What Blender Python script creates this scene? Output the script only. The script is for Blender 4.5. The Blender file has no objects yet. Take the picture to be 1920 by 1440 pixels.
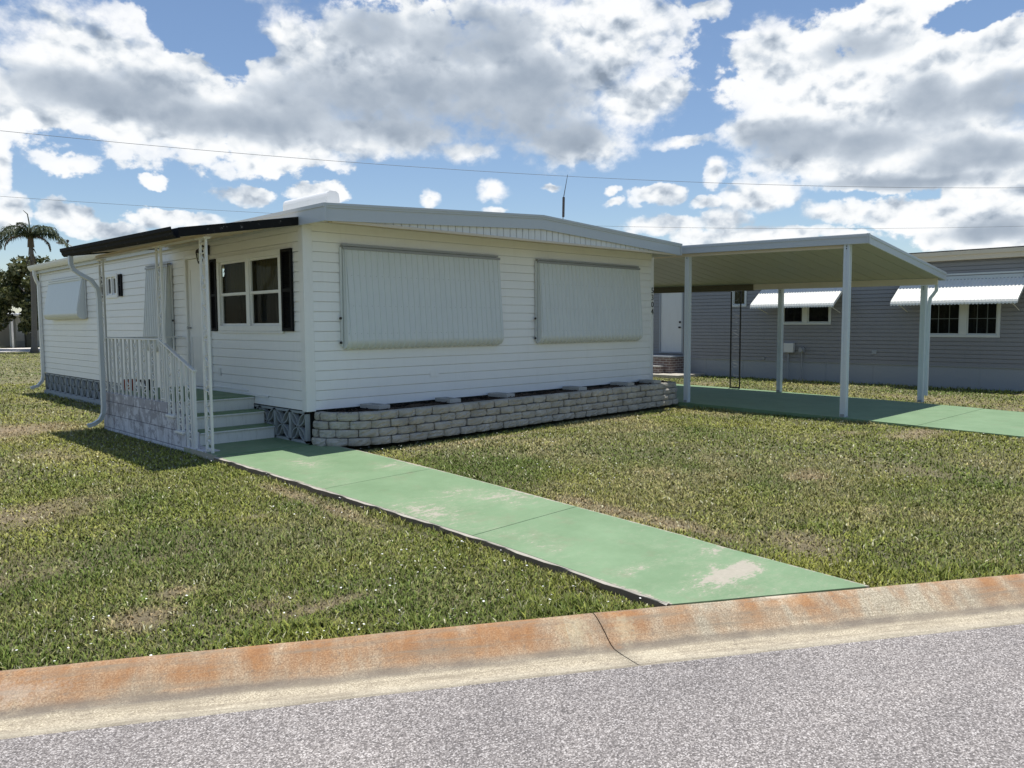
import bpy, math, random
import numpy as np
from mathutils import Vector, Matrix
random.seed(7); rng = np.random.default_rng(11)
SC = bpy.context.scene; COL = SC.collection
rad = math.radians

# ------------------------------------------------------------------ camera
FPX, YAW, PITCH, ROLL = 1485.87, 0.76785, -0.0757575, -0.0055103
CP = Vector((-5.12274, -9.07607, 1.53504))
def cam_axes():
    f = Vector((math.sin(YAW)*math.cos(PITCH), math.cos(YAW)*math.cos(PITCH), math.sin(PITCH)))
    r = Vector((math.cos(YAW), -math.sin(YAW), 0)); u = r.cross(f)
    return (math.cos(ROLL)*r + math.sin(ROLL)*u, -math.sin(ROLL)*r + math.cos(ROLL)*u, f)
CR, CU, CF = cam_axes()
cd = bpy.data.cameras.new("camera"); cam = bpy.data.objects.new("camera", cd); COL.objects.link(cam)
cd.sensor_width = 36; cd.lens = FPX/1920*36; cd.clip_start = 0.05; cd.clip_end = 3000
cam.matrix_world = Matrix(((CR.x, CU.x, -CF.x, CP.x), (CR.y, CU.y, -CF.y, CP.y), (CR.z, CU.z, -CF.z, CP.z), (0, 0, 0, 1)))
SC.camera = cam
SC.view_settings.view_transform = 'Standard'; SC.view_settings.look = 'None'
SC.view_settings.exposure = 0.12; SC.view_settings.gamma = 1.0
SC.cycles.max_bounces = 8; SC.cycles.diffuse_bounces = 4; SC.cycles.transparent_max_bounces = 12

# ------------------------------------------------------------------ sun
SUNV = Vector((0.36, 0.14, 2.9)).normalized()
SUN_EL = math.asin(SUNV.z); SUN_AZ = math.atan2(SUNV.x, SUNV.y)
sl = bpy.data.lights.new("sun", 'SUN'); sl.energy = 5.0; sl.angle = rad(0.5); sl.color = (1, .965, .9)
so = bpy.data.objects.new("sun", sl); COL.objects.link(so); so.location = (0, 0, 30)
so.rotation_euler = SUNV.to_track_quat('Z', 'Y').to_euler()

# ------------------------------------------------------------------ sky with cumulus clouds
def px_dir(x, y):
    d = CF + CR*((x-960)/FPX) - CU*((y-720)/FPX)
    return d.normalized()
def px_uv(x, y):
    d = px_dir(x, y); return math.atan2(d.x, d.y), math.asin(d.z)
W = bpy.data.worlds.new("World"); SC.world = W; W.use_nodes = True
W.cycles.sampling_method = 'MANUAL'; W.cycles.sample_map_resolution = 512
NT = W.node_tree; NT.nodes.clear()
def nd(t, **k):
    n = NT.nodes.new(t)
    for a, b in k.items(): setattr(n, a, b)
    return n
def L(a, b): NT.links.new(a, b)
def M(op, a, b=None, c=None, clamp=False):
    n = nd('ShaderNodeMath', operation=op, use_clamp=clamp)
    for i, v in enumerate((a, b, c)):
        if v is None: continue
        if isinstance(v, (int, float)): n.inputs[i].default_value = v
        else: L(v, n.inputs[i])
    return n.outputs[0]
def VM(op, a, b=None):
    n = nd('ShaderNodeVectorMath', operation=op)
    for i, v in enumerate((a, b)):
        if v is None: continue
        if isinstance(v, tuple): n.inputs[i].default_value = v
        else: L(v, n.inputs[i])
    return n.outputs[1] if op == 'LENGTH' else n.outputs[0]
sky = nd('ShaderNodeTexSky', sky_type='NISHITA', sun_disc=False); sky.sun_elevation = SUN_EL; sky.sun_rotation = SUN_AZ
sky.air_density = 1.0; sky.dust_density = 0.35; sky.ozone_density = 1.6
tc = nd('ShaderNodeTexCoord'); sep = nd('ShaderNodeSeparateXYZ'); L(tc.outputs['Generated'], sep.inputs[0])
U = M('ARCTAN2', sep.outputs[0], sep.outputs[1]); V = M('ARCSINE', M('MAXIMUM', M('MINIMUM', sep.outputs[2], 1.0), -1.0))
cmb = nd('ShaderNodeCombineXYZ'); L(U, cmb.inputs[0]); L(V, cmb.inputs[1]); UV = cmb.outputs[0]
# noise lives on the direction itself, squashed so that clouds far off look flatter
nv = VM('MULTIPLY', tc.outputs['Generated'], (1, 1, 1.35))
def NZ(vec, scale, detail, rough, dist=0.0):
    n = nd('ShaderNodeTexNoise'); n.inputs['Scale'].default_value = scale; n.inputs['Detail'].default_value = detail
    n.inputs['Roughness'].default_value = rough; n.inputs['Distortion'].default_value = dist; L(vec, n.inputs['Vector'])
    return n
wn = NZ(nv, 9, 3, .55); warp = VM('SCALE', VM('SUBTRACT', wn.outputs['Color'], (.5, .5, .5)))
warp.node.inputs['Scale'].default_value = .030
wn2 = NZ(nv, 38, 3, .6); warp2 = VM('SCALE', VM('SUBTRACT', wn2.outputs['Color'], (.5, .5, .5)))
warp2.node.inputs['Scale'].default_value = .018
UVW = VM('ADD', VM('ADD', UV, warp), warp2)
def blobs(lst, vec, k=.22):
    acc = None
    for i, (x, y, rx, ry) in enumerate(lst):
        if i and i % 9 == 0:   # keeps the shader's stack small: later groups wait for the earlier ones (z is scaled by 0)
            c = nd('ShaderNodeCombineXYZ'); L(acc, c.inputs[2]); vec = VM('ADD', vec, c.outputs[0])
        g = 1.06 if rx < 95 else 1.0
        u0, v0 = px_uv(x, y); ru, rv = g*rx/FPX/math.cos(v0), g*ry/FPX
        m = nd('ShaderNodeMapping'); L(vec, m.inputs[0])
        m.inputs['Location'].default_value = (-u0/ru, -v0/rv, 0); m.inputs['Scale'].default_value = (1/ru, 1/rv, 0)
        ln = VM('LENGTH', m.outputs[0])
        acc = ln if acc is None else M('SMOOTH_MIN', acc, ln, k)
    return acc
COVER = [(140,120,150,120),(270,200,260,110),(480,230,300,90),(720,130,340,150),(960,130,300,170),(1130,80,180,120),
 (1190,190,120,60),(90,222,100,30),(280,258,210,26),(470,288,70,22),(700,250,280,45),(870,285,90,26),(1090,265,130,45),(560,90,200,60),
 (1500,190,160,120),(1430,105,80,60),(1640,250,200,80),(1780,140,180,160),(1560,305,190,40),(1400,248,80,32),
 (1290,268,80,14),(1720,325,200,34),(1880,320,120,90),(1660,40,120,60),(1325,18,42,20),(1395,60,50,12),(1880,60,60,80),
 (138,304,62,24),(290,338,28,13),(458,364,58,20),(600,358,62,24),(925,352,32,22),(803,370,20,16),(930,392,24,9),(1232,368,54,22),(1148,352,16,9),(1150,372,20,8),
 (1425,368,70,36),(1340,328,20,26),(1330,378,34,13),(1590,402,75,26),(128,402,52,26),(195,434,80,20),(330,414,90,18),(12,400,30,34),
 (0,310,16,60),(1250,422,85,18),(1360,418,46,28),(1460,448,200,18),(1700,402,110,40),(1850,430,110,44),(1035,345,26,8),(650,283,40,8),(1345,440,100,14)]
HOLE = [(385,50,100,60),(455,84,76,26),(1840,24,90,30)]
GREY = [(190,175,200,50),(430,225,240,50),(640,190,280,90),(850,200,270,100),(1010,190,130,100),(1080,250,100,40),(880,70,150,70),(700,60,90,50),
 (1500,265,150,42),(1640,262,150,45),(1890,180,120,45),(1700,338,180,18),(1820,290,120,34),(1850,440,110,28),(1430,425,50,16),(1620,90,110,34),(1740,200,90,60)]
bl = M('SUBTRACT', 1.0, blobs(COVER, UVW, .12)); hl = M('SUBTRACT', 1.0, blobs(HOLE, UVW, .1))
gl = M('SUBTRACT', 1.0, blobs(GREY, VM('ADD', UV, warp), .3))
def SS(x, a, b, lo=0.0, hi=1.0):
    n = nd('ShaderNodeMapRange', interpolation_type='SMOOTHSTEP'); L(x, n.inputs[0])
    n.inputs[1].default_value = a; n.inputs[2].default_value = b; n.inputs[3].default_value = lo; n.inputs[4].default_value = hi; return n.outputs[0]
f1 = NZ(nv, 11, 3, .5); f2 = NZ(nv, 30, 8, .62); f0 = NZ(nv, 5, 2, .5)
def VZ(vec, scale, detail=2.5, rough=.5):
    n = nd('ShaderNodeTexVoronoi'); n.inputs['Scale'].default_value = scale; n.inputs['Detail'].default_value = detail
    n.inputs['Roughness'].default_value = rough; n.inputs['Lacunarity'].default_value = 2.3; n.normalize = True; L(vec, n.inputs['Vector']); return n.outputs['Distance']
wv = VM('ADD', nv, VM('SCALE', VM('SUBTRACT', wn2.outputs['Color'], (.5, .5, .5))))
wv.node.inputs[1].links[0].from_node.inputs['Scale'].default_value = .03
v1 = VZ(wv, 17)
fb = M('SUBTRACT', f1.outputs[0], .5); fb2 = M('SUBTRACT', f2.outputs[0], .5); fb0 = M('SUBTRACT', f0.outputs[0], .5); vb = M('SUBTRACT', .36, v1)
# clouds of the rest of the sky (outside the frame): plain fractal cover
far = NZ(nv, 3.2, 8, .55); farc = M('MULTIPLY', M('SUBTRACT', far.outputs[0], .565), 2.6)
du = M('ABSOLUTE', M('SUBTRACT', U, YAW))
inframe = M('MULTIPLY', M('SUBTRACT', 1.0, SS(du, .62, .78)), M('SUBTRACT', 1.0, SS(V, .50, .66)))
farm = M('SUBTRACT', farc, M('MULTIPLY', inframe, 1.2))
dens = M('MAXIMUM', M('MAXIMUM', bl, -0.5), farm)
dens = M('SUBTRACT', dens, M('MULTIPLY', M('MAXIMUM', hl, 0.0), 1.35))
dens = M('ADD', dens, M('ADD', M('MULTIPLY', vb, 1.25), M('ADD', M('MULTIPLY', fb, .80), M('MULTIPLY', fb2, 1.0))))
soft = SS(fb0, -.08, .12)     # some edges crisp, some wispy
alpha = M('ADD', M('MULTIPLY', SS(dens, .15, .36), M('SUBTRACT', 1.0, soft)), M('MULTIPLY', SS(dens, .04, .70), soft))
# relief: the same fractal sampled a little towards the sun, so lumps are bright above and dim below
upv = VM('ADD', nv, (.004, .002, .016)); g1 = NZ(upv, 11, 3, .5); g2 = NZ(upv, 26, 8, .62)
v2 = VZ(VM('ADD', wv, (.004, .002, .012)), 17)
rel = M('ADD', M('ADD', M('MULTIPLY', M('SUBTRACT', f1.outputs[0], g1.outputs[0]), 2.6), M('MULTIPLY', M('SUBTRACT', v2, v1), 1.5)), M('MULTIPLY', M('SUBTRACT', f2.outputs[0], g2.outputs[0]), .35))
greym = SS(M('ADD', gl, M('ADD', M('MULTIPLY', fb, 1.0), M('ADD', M('MULTIPLY', fb0, .6), M('MULTIPLY', vb, .55)))), -.12, .80)
greyf = M('MULTIPLY', SS(farc, .25, 1.0), M('SUBTRACT', 1.0, inframe)); greym = M('MAXIMUM', greym, greyf)
thick = SS(dens, .25, 1.1)
lum = M('SUBTRACT', .97, M('MULTIPLY', greym, .37))
lum = M('SUBTRACT', lum, M('MULTIPLY', thick, .10))
lum = M('ADD', lum, M('MULTIPLY', rel, M('MULTIPLY_ADD', greym, -1.0, 1.15)))
lum = M('MINIMUM', M('MAXIMUM', lum, .34), 1.0)
cc = nd('ShaderNodeValToRGB'); L(lum, cc.inputs[0])
e = cc.color_ramp.elements; e[0].position = .34; e[0].color = (.24, .29, .36, 1); e[1].position = 1.0; e[1].color = (.93, .94, .95, 1)
m_ = cc.color_ramp.elements.new(.50); m_.color = (.35, .41, .49, 1); m_ = cc.color_ramp.elements.new(.72); m_.color = (.60, .655, .72, 1); m_ = cc.color_ramp.elements.new(.88); m_.color = (.84, .865, .885, 1)
skc = nd('ShaderNodeMixRGB', blend_type='MULTIPLY'); skc.inputs[0].default_value = 1
L(sky.outputs[0], skc.inputs[1]); skc.inputs[2].default_value = (.103, .107, .113, 1)
mx = nd('ShaderNodeMixRGB'); L(M('MULTIPLY', alpha, .98), mx.inputs[0]); L(skc.outputs[0], mx.inputs[1]); L(cc.outputs[0], mx.inputs[2])
bg = nd('ShaderNodeBackground'); L(mx.outputs[0], bg.inputs[0]); bg.inputs[1].default_value = 1.0
wo = nd('ShaderNodeOutputWorld'); L(bg.outputs[0], wo.inputs[0])

# ------------------------------------------------------------------ material helpers
MATS = {}
class MT:
    def __init__(s, name, color=(.5, .5, .5), rough=.6, metal=0.0, spec=.5):
        s.m = bpy.data.materials.new(name); s.m.use_nodes = True; s.t = s.m.node_tree; s.b = s.t.nodes['Principled BSDF']
        s.b.inputs['Base Color'].default_value = (*color, 1); s.b.inputs['Roughness'].default_value = rough
        s.b.inputs['Metallic'].default_value = metal; s.b.inputs['Specular IOR Level'].default_value = spec
        s.tc = s.t.nodes.new('ShaderNodeTexCoord').outputs['Object']; MATS[name] = s.m; s.color = (*color, 1); s.cur = None
    def n(s, t, **k):
        x = s.t.nodes.new(t)
        for a, b in k.items(): setattr(x, a, b)
        return x
    def l(s, a, b): s.t.links.new(a, b)
    def noise(s, scale, detail=4, rough=.6, vec=None, stretch=None, dist=0):
        v = vec or s.tc
        if stretch:
            mp = s.n('ShaderNodeMapping'); mp.inputs['Scale'].default_value = stretch; s.l(v, mp.inputs[0]); v = mp.outputs[0]
        x = s.n('ShaderNodeTexNoise'); x.inputs['Scale'].default_value = scale; x.inputs['Detail'].default_value = detail
        x.inputs['Roughness'].default_value = rough; x.inputs['Distortion'].default_value = dist; s.l(v, x.inputs['Vector']); return x.outputs[0]
    def ramp(s, fac, stops, interp='LINEAR'):
        x = s.n('ShaderNodeValToRGB'); x.color_ramp.interpolation = interp; s.l(fac, x.inputs[0]); e = x.color_ramp.elements
        e[0].position, e[0].color = stops[0][0], tc4(stops[0][1]); e[1].position, e[1].color = stops[-1][0], tc4(stops[-1][1])
        for p, c in stops[1:-1]:
            q = e.new(p); q.color = tc4(c)
        return x.outputs[0]
    def mix(s, fac, a, b, mode='MIX'):
        x = s.n('ShaderNodeMixRGB', blend_type=mode)
        for i, v in enumerate((fac, a, b)):
            if isinstance(v, (int, float)): x.inputs[i].default_value = v if i == 0 else (v, v, v, 1)
            elif isinstance(v, tuple): x.inputs[i].default_value = tc4(v)
            else: s.l(v, x.inputs[i])
        return x.outputs[0]
    def math(s, op, a, b=None, c=None, clamp=False):
        x = s.n('ShaderNodeMath', operation=op, use_clamp=clamp)
        for i, v in enumerate((a, b, c)):
            if v is None: continue
            if isinstance(v, (int, float)): x.inputs[i].default_value = v
            else: s.l(v, x.inputs[i])
        return x.outputs[0]
    def col(s, sock): s.l(sock, s.b.inputs['Base Color']); s.cur = sock; return s
    def bump(s, h, strength=.3, dist=.01):
        x = s.n('ShaderNodeBump'); x.inputs['Strength'].default_value = strength; x.inputs['Distance'].default_value = dist
        s.l(h, x.inputs['Height']); s.l(x.outputs[0], s.b.inputs['Normal']); return s
    def xyz(s):
        x = s.n('ShaderNodeSeparateXYZ'); s.l(s.tc, x.inputs[0]); return x.outputs
def tc4(c): return (*c, 1) if len(c) == 3 else c

def painted(name, c, var=.08, rough=.5, dirt=(.35, .33, .28), dirt_amt=.25, streak=True, scale=1.2, bump=0.0):
    m = MT(name, c, rough)
    n1 = m.noise(scale, 5, .6); n2 = m.noise(scale*9, 6, .7, stretch=(1, 1, .12) if streak else None)
    a = m.mix(m.math('MULTIPLY', n1, 1.0), tuple(v*(1-var) for v in c), tuple(min(1, v*(1+var*.5)) for v in c))
    d = m.ramp(n2, [(.52, (0, 0, 0)), (.80, (1, 1, 1))])
    m.col(m.mix(m.math('MULTIPLY', d, dirt_amt), a, dirt))
    n3 = m.noise(60, 3, .6); m.l(m.math('MULTIPLY_ADD', n3, .2, rough-.1), m.b.inputs['Roughness'])
    if bump: m.bump(n3, bump, .003)
    return m.m
painted('white_siding', (.85, .85, .83), .05, .45, (.52, .50, .44), .16)
painted('white_paint', (.80, .80, .78), .05, .4, (.45, .42, .35), .20)
painted('old_white_paint', (.74, .74, .71), .08, .5, (.28, .26, .22), .40, scale=4)
painted('cream_underside', (.66, .58, .45), .06, .5, (.40, .35, .22), .20)
painted('grey_fascia', (.49, .52, .535), .04, .4, (.40, .40, .36), .15)
painted('awning_metal', (.64, .67, .66), .05, .38, (.38, .42, .36), .22)
painted('old_awning', (.80, .79, .73), .06, .45, (.42, .40, .22), .55, scale=3)
painted('grey_siding', (.245, .243, .248), .06, .5, (.15, .15, .16), .3)
painted('skirting_grey', (.31, .33, .35), .06, .5, (.30, .30, .28), .3)
painted('lattice_block', (.36, .385, .39), .1, .7, (.16, .17, .16), .55, streak=False, scale=3)
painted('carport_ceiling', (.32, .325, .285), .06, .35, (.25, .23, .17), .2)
painted('edge_shade', (.17, .13, .095), .2, .9)  # soil brown with the shade of the walk's left side painted in
painted('grey_trim', (.60, .62, .60), .05, .5, (.40, .40, .38), .2)
painted('post_paint', (.60, .65, .68), .04, .4, (.42, .42, .38), .15)
painted('distant_wall', (.42, .42, .41), .05, .6, (.35, .34, .32), .2)
painted('dark_bin', (.03, .035, .03), .1, .5)
painted('box_paint', (.62, .62, .60), .05, .5)
painted('dark_metal', (.035, .03, .028), .2, .55, (.12, .07, .04), .4)
painted('brown_beam', (.10, .085, .04), .1, .6, (.05, .04, .02), .4)
painted('terracotta', (.42, .07, .03), .15, .7, (.2, .1, .07), .3)
painted('black_pot', (.02, .02, .02), .15, .6)
painted('curtain', (.10, .085, .045), .1, .9, (.12, .10, .06), .3)
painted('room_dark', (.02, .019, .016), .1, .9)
painted('roof_white', (.82, .82, .80), .04, .5, (.55, .52, .45), .3, streak=False)
painted('number_black', (.02, .02, .02), .1, .5)
painted('steel', (.30, .31, .32), .1, .4)
painted('wire', (.16, .17, .18), .1, .6)
m = MT('shutter_black', (.008, .008, .009), .65, spec=.15)
m = MT('black_fascia', (.012, .012, .012), .75, spec=.12)
n = m.noise(14, 8, .75, stretch=(1, .5, 1)); m.col(m.ramp(n, [(.0, (.010, .010, .010)), (.61, (.014, .014, .014)), (.66, (.16, .15, .14)), (.76, (.45, .43, .40))]))
m = MT('glass', (1, 1, 1), .03); t = m.t; t.nodes.remove(m.b)
gl_ = m.n('ShaderNodeBsdfGlossy'); gl_.inputs['Roughness'].default_value = .02; tr_ = m.n('ShaderNodeBsdfTransparent'); tr_.inputs[0].default_value = (.80, .82, .78, 1)
fr_ = m.n('ShaderNodeFresnel'); fr_.inputs[0].default_value = 1.5; mxs = m.n('ShaderNodeMixShader')
m.l(m.math('MULTIPLY_ADD', fr_.outputs[0], .17, .0, clamp=True), mxs.inputs[0]); m.l(tr_.outputs[0], mxs.inputs[1]); m.l(gl_.outputs[0], mxs.inputs[2])
m.l(mxs.outputs[0], t.nodes['Material Output'].inputs[0])
# concrete painted green, worn through
def green(name, wear, patches=()):
    m = MT(name, (.16, .34, .20), .6)
    base = m.mix(m.ramp(m.noise(1.6, 8, .7), [(.3, (0, 0, 0)), (.7, (1, 1, 1))]), (.140, .228, .112), (.215, .320, .178))
    base = m.mix(m.math('MULTIPLY', m.noise(9, 5, .7), .35), base, (.125, .215, .11))
    w = m.math('ADD', m.math('MULTIPLY', m.noise(10, 9, .74, stretch=(.8, 1.5, 1)), .60), m.math('MULTIPLY', m.noise(48, 6, .75), .40)); reg = m.noise(.9, 3, .5)
    w = m.math('ADD', w, m.math('MULTIPLY', m.math('SUBTRACT', reg, .5), .5))
    for (px_, py_, r1, r2, s_) in patches:
        mp = m.n('ShaderNodeMapping'); mp.inputs['Location'].default_value = (-px_/r1, -py_/r2, 0); mp.inputs['Scale'].default_value = (1/r1, 1/r2, 0)
        m.l(m.tc, mp.inputs[0]); ln = m.n('ShaderNodeVectorMath', operation='LENGTH'); m.l(mp.outputs[0], ln.inputs[0])
        w = m.math('ADD', w, m.math('MULTIPLY', m.math('SUBTRACT', 1.0, ln.outputs[1], clamp=True), s_))
    if patches:
        sx = m.xyz(); edge_ = m.math('SUBTRACT', m.math('MULTIPLY_ADD', sx[1], .0155, .21), sx[0])
        w = m.math('ADD', w, m.math('MULTIPLY', m.math('SUBTRACT', 1.0, m.math('DIVIDE', edge_, .035), clamp=True), .24))
        edge_ = m.math('SUBTRACT', sx[0], m.math('MULTIPLY_ADD', sx[1], -.02, -1.235))
        w = m.math('ADD', w, m.math('MULTIPLY', m.math('SUBTRACT', 1.0, m.math('DIVIDE', edge_, .05), clamp=True), .22))
    k = m.ramp(w, [(wear, (0, 0, 0)), (wear+.05, (1, 1, 1))]); base = m.mix(m.ramp(w, [(wear-.12, (0, 0, 0)), (wear+.02, (.45, .45, .45))]), base, (.30, .33, .22))
    k = m.math('MAXIMUM', k, m.math('MULTIPLY', m.ramp(m.noise(26, 6, .75), [(.645, (0, 0, 0)), (.69, (.8, .8, .8))]), m.ramp(reg, [(.42, (0, 0, 0)), (.6, (1, 1, 1))])))
    base = m.mix(m.ramp(m.noise(3.5, 7, .7), [(.56, (0, 0, 0)), (.72, (.40, .40, .40))]), base, (.22, .20, .13))
    conc = m.mix(m.noise(30, 6, .7), (.30, .27, .21), (.47, .43, .35))
    m.col(m.mix(k, base, conc)); m.bump(m.noise(120, 4, .7), .35, .004); return m.m
green('green_walk', .655, [(-.42, -6.28, .62, .20, .20), (-.15, -6.30, .30, .12, .14), (-.72, -5.78, .42, .16, .19), (-.1, -1.9, .5, .4, .17), (-.85, -2.1, .5, .5, .16), (-.5, -3.4, .8, .5, .15), (-.05, -4.0, .5, .5, .14), (-.95, -3.7, .4, .9, .14), (.0, -5.95, .3, .16, .16), (-.6, -1.2, .6, .6, .14), (-.9, -5.0, .3, .7, .13)])
green('green_slab', .80)
m = MT('concrete', (.4, .38, .33), .85); m.col(m.mix(m.noise(14, 8, .7), (.30, .27, .22), (.52, .49, .42))); m.bump(m.noise(90, 5, .7), .4, .004)
m = MT('pale_driveway', (.6, .58, .54), .85); m.col(m.mix(m.noise(2, 8, .7), (.52, .49, .46), (.68, .65, .61)))
m = MT('block_stone', (.33, .31, .27), .9)
a = m.mix(m.ramp(m.noise(3.2, 3, .6), [(.35, (0, 0, 0)), (.65, (1, 1, 1))]), (.33, .31, .265), (.53, .50, .435)); a = m.mix(m.math('MULTIPLY', m.noise(45, 5, .8), .45), a, (.28, .265, .24))
m.col(m.mix(m.ramp(m.noise(7, 7, .7), [(.60, (0, 0, 0)), (.70, (.6, .6, .6))]), a, (.58, .57, .54))); m.bump(m.noise(70, 6, .75), .8, .006)
m = MT('cap_concrete', (.4, .4, .38), .9); m.col(m.mix(m.noise(20, 6, .7), (.30, .295, .28), (.50, .49, .46))); m.bump(m.noise(100, 5, .7), .5, .004)
m = MT('mulch', (.05, .035, .025), .95); m.col(m.mix(m.noise(60, 6, .8), (.02, .013, .009), (.10, .065, .04))); m.bump(m.noise(50, 6, .8), 1, .03)
m = MT('porch_masonry', (.6, .6, .6), .85)
br = m.n('ShaderNodeTexBrick'); mp = m.n('ShaderNodeMapping'); mp.inputs['Rotation'].default_value = (0, 0, 0)
sx = m.n('ShaderNodeSeparateXYZ'); m.l(m.tc, sx.inputs[0]); cx = m.n('ShaderNodeCombineXYZ'); m.l(m.math('ADD', sx.outputs[1], sx.outputs[0]), cx.inputs[0]); m.l(sx.outputs[2], cx.inputs[1])
m.l(cx.outputs[0], br.inputs['Vector']); br.inputs['Scale'].default_value = 1; br.inputs['Brick Width'].default_value = .42; br.inputs['Row Height'].default_value = .20
br.inputs['Mortar Size'].default_value = .006; br.inputs['Color1'].default_value = br.inputs['Color2'].default_value = (1, 1, 1, 1); br.inputs['Mortar'].default_value = (.35, .35, .38, 1)
a = m.mix(m.noise(3, 6, .6), (.30, .29, .33), (.50, .49, .50)); z = sx.outputs[2]
pe = m.ramp(m.math('ADD', m.noise(8, 8, .72), m.math('MULTIPLY', m.math('SUBTRACT', .35, z), .25)), [(.50, (0, 0, 0)), (.53, (1, 1, 1))])
a = m.mix(m.math('MULTIPLY', pe, .75), a, (.74, .74, .77)); dk = m.ramp(m.noise(6, 8, .75, stretch=(1, 1, .35)), [(.46, (0, 0, 0)), (.66, (1, 1, 1))])
a = m.mix(m.math('MULTIPLY', dk, .6), a, (.20, .18, .18)); a = m.mix(.9, a, br.outputs[0], 'MULTIPLY'); m.col(a); m.bump(m.math('ADD', m.noise(40, 6, .7), br.outputs[0]), .6, .008)
m = MT('brick_brown', (.15, .10, .09), .9); br = m.n('ShaderNodeTexBrick'); sx = m.n('ShaderNodeSeparateXYZ'); m.l(m.tc, sx.inputs[0]); cx = m.n('ShaderNodeCombineXYZ')
m.l(m.math('ADD', sx.outputs[1], sx.outputs[0]), cx.inputs[0]); m.l(sx.outputs[2], cx.inputs[1]); m.l(cx.outputs[0], br.inputs['Vector']); br.inputs['Scale'].default_value = 1
br.inputs['Brick Width'].default_value = .22; br.inputs['Row Height'].default_value = .075; br.inputs['Mortar Size'].default_value = .008
br.inputs['Color1'].default_value = (.13, .085, .075, 1); br.inputs['Color2'].default_value = (.19, .14, .13, 1); br.inputs['Mortar'].default_value = (.40, .38, .36, 1); m.col(br.outputs[0])
# road: exposed aggregate chip seal
m = MT('asphalt', (.2, .2, .2), .85)
vo = m.n('ShaderNodeTexVoronoi'); vo.inputs['Scale'].default_value = 140; m.l(m.tc, vo.inputs['Vector'])
sp = m.n('ShaderNodeSeparateColor'); m.l(vo.outputs['Color'], sp.inputs[0])
a = m.ramp(sp.outputs[0], [(0, (.09, .083, .078)), (.25, (.175, .158, .148)), (.5, (.265, .242, .228)), (.75, (.375, .345, .325)), (1, (.60, .565, .54))])
a = m.mix(m.ramp(vo.outputs['Distance'], [(.45, (0, 0, 0)), (.85, (.8, .8, .8))]), a, (.13, .115, .115))
big = m.ramp(m.noise(.9, 8, .72), [(.3, (.80, .80, .81)), (.7, (1.16, 1.15, 1.13))]); a = m.mix(1.0, a, big, 'MULTIPLY'); m.col(a)
m.bump(m.math('SUBTRACT', 1.0, vo.outputs['Distance']), .55, .006)
# curb: stained concrete. Object x = along the curb, y = across (0 at the back edge)
m = MT('curb_concrete', (.4, .36, .28), .9); at = m.n('ShaderNodeAttribute', attribute_name='strip'); sx = m.n('ShaderNodeSeparateXYZ'); m.l(at.outputs['Vector'], sx.inputs[0])
along, across = sx.outputs[0], sx.outputs[1]; fine = m.noise(110, 5, .8); mid = m.noise(6, 7, .65)
a = m.ramp(fine, [(.36, (.19, .155, .105)), (.5, (.43, .37, .265)), (.64, (.76, .68, .51))]); a = m.mix(m.ramp(mid, [(.46, (0, 0, 0)), (.70, (.45, .45, .45))]), a, (.22, .18, .135))
cy = m.n('ShaderNodeCombineXYZ'); m.l(m.math('MULTIPLY', along, 1.0), cy.inputs[0]); m.l(m.math('MULTIPLY', across, .35), cy.inputs[1])
stn = m.noise(1.7, 7, .62, vec=cy.outputs[0]); stn2 = m.noise(7, 6, .6, vec=cy.outputs[0])
topm = m.math('ADD', m.ramp(across, [(.0, (1, 1, 1)), (.10, (.85, .85, .85)), (.19, (.45, .45, .45)), (.25, (0, 0, 0))]), m.math('MULTIPLY', m.math('LESS_THAN', along, -1.6), m.ramp(across, [(.0, (.35, .35, .35)), (.2, (.2, .2, .2)), (.25, (0, 0, 0))])), clamp=True)
rust = m.math('MULTIPLY', topm, m.ramp(m.math('ADD', m.math('MULTIPLY', stn, .7), m.math('MULTIPLY', stn2, .3)), [(.44, (0, 0, 0)), (.58, (1, 1, 1))]))
rust = m.math('MAXIMUM', rust, m.math('MULTIPLY', m.math('MULTIPLY', m.math('LESS_THAN', along, -1.72), topm), m.ramp(stn2, [(.36, (.35, .35, .35)), (.6, (.95, .95, .95))])))
rc = m.mix(m.noise(9, 5, .7), (.46, .23, .12), (.86, .55, .31)); a = m.mix(rust, a, m.mix(1.0, m.mix(.35, a, (.55, .5, .4)), rc, 'MULTIPLY')); a = m.mix(m.math('MULTIPLY', rust, .36), a, (.40, .18, .07))
gutter_dark = m.ramp(m.math('ADD', across, m.math('MULTIPLY', m.math('SUBTRACT', m.noise(2.5, 4, .6), .5), .06)), [(.185, (0, 0, 0)), (.215, (1, 1, 1)), (.255, (1, 1, 1)), (.30, (0, 0, 0))]); a = m.mix(m.math('MULTIPLY', m.math('MULTIPLY', gutter_dark, m.ramp(m.noise(3, 5, .6), [(.30, (.5, .5, .5)), (.55, (1, 1, 1))])), .80), a, (.15, .125, .10))  # darker band along the gutter line
pal = m.ramp(across, [(.36, (0, 0, 0)), (.46, (1, 1, 1))]); a = m.mix(m.math('MULTIPLY', m.math('MULTIPLY', pal, stn2), .8), a, (.56, .50, .39))
cy2 = m.n('ShaderNodeCombineXYZ'); m.l(m.math('MULTIPLY', along, .30), cy2.inputs[0]); m.l(m.math('MULTIPLY', across, 4.0), cy2.inputs[1])
a = m.mix(m.ramp(m.noise(6, 6, .65, vec=cy2.outputs[0]), [(.47, (0, 0, 0)), (.66, (.70, .70, .70))]), a, (.24, .20, .145))
a = m.mix(m.ramp(m.noise(26, 6, .7), [(.56, (0, 0, 0)), (.70, (.65, .65, .65))]), a, (.16, .13, .10))
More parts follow.
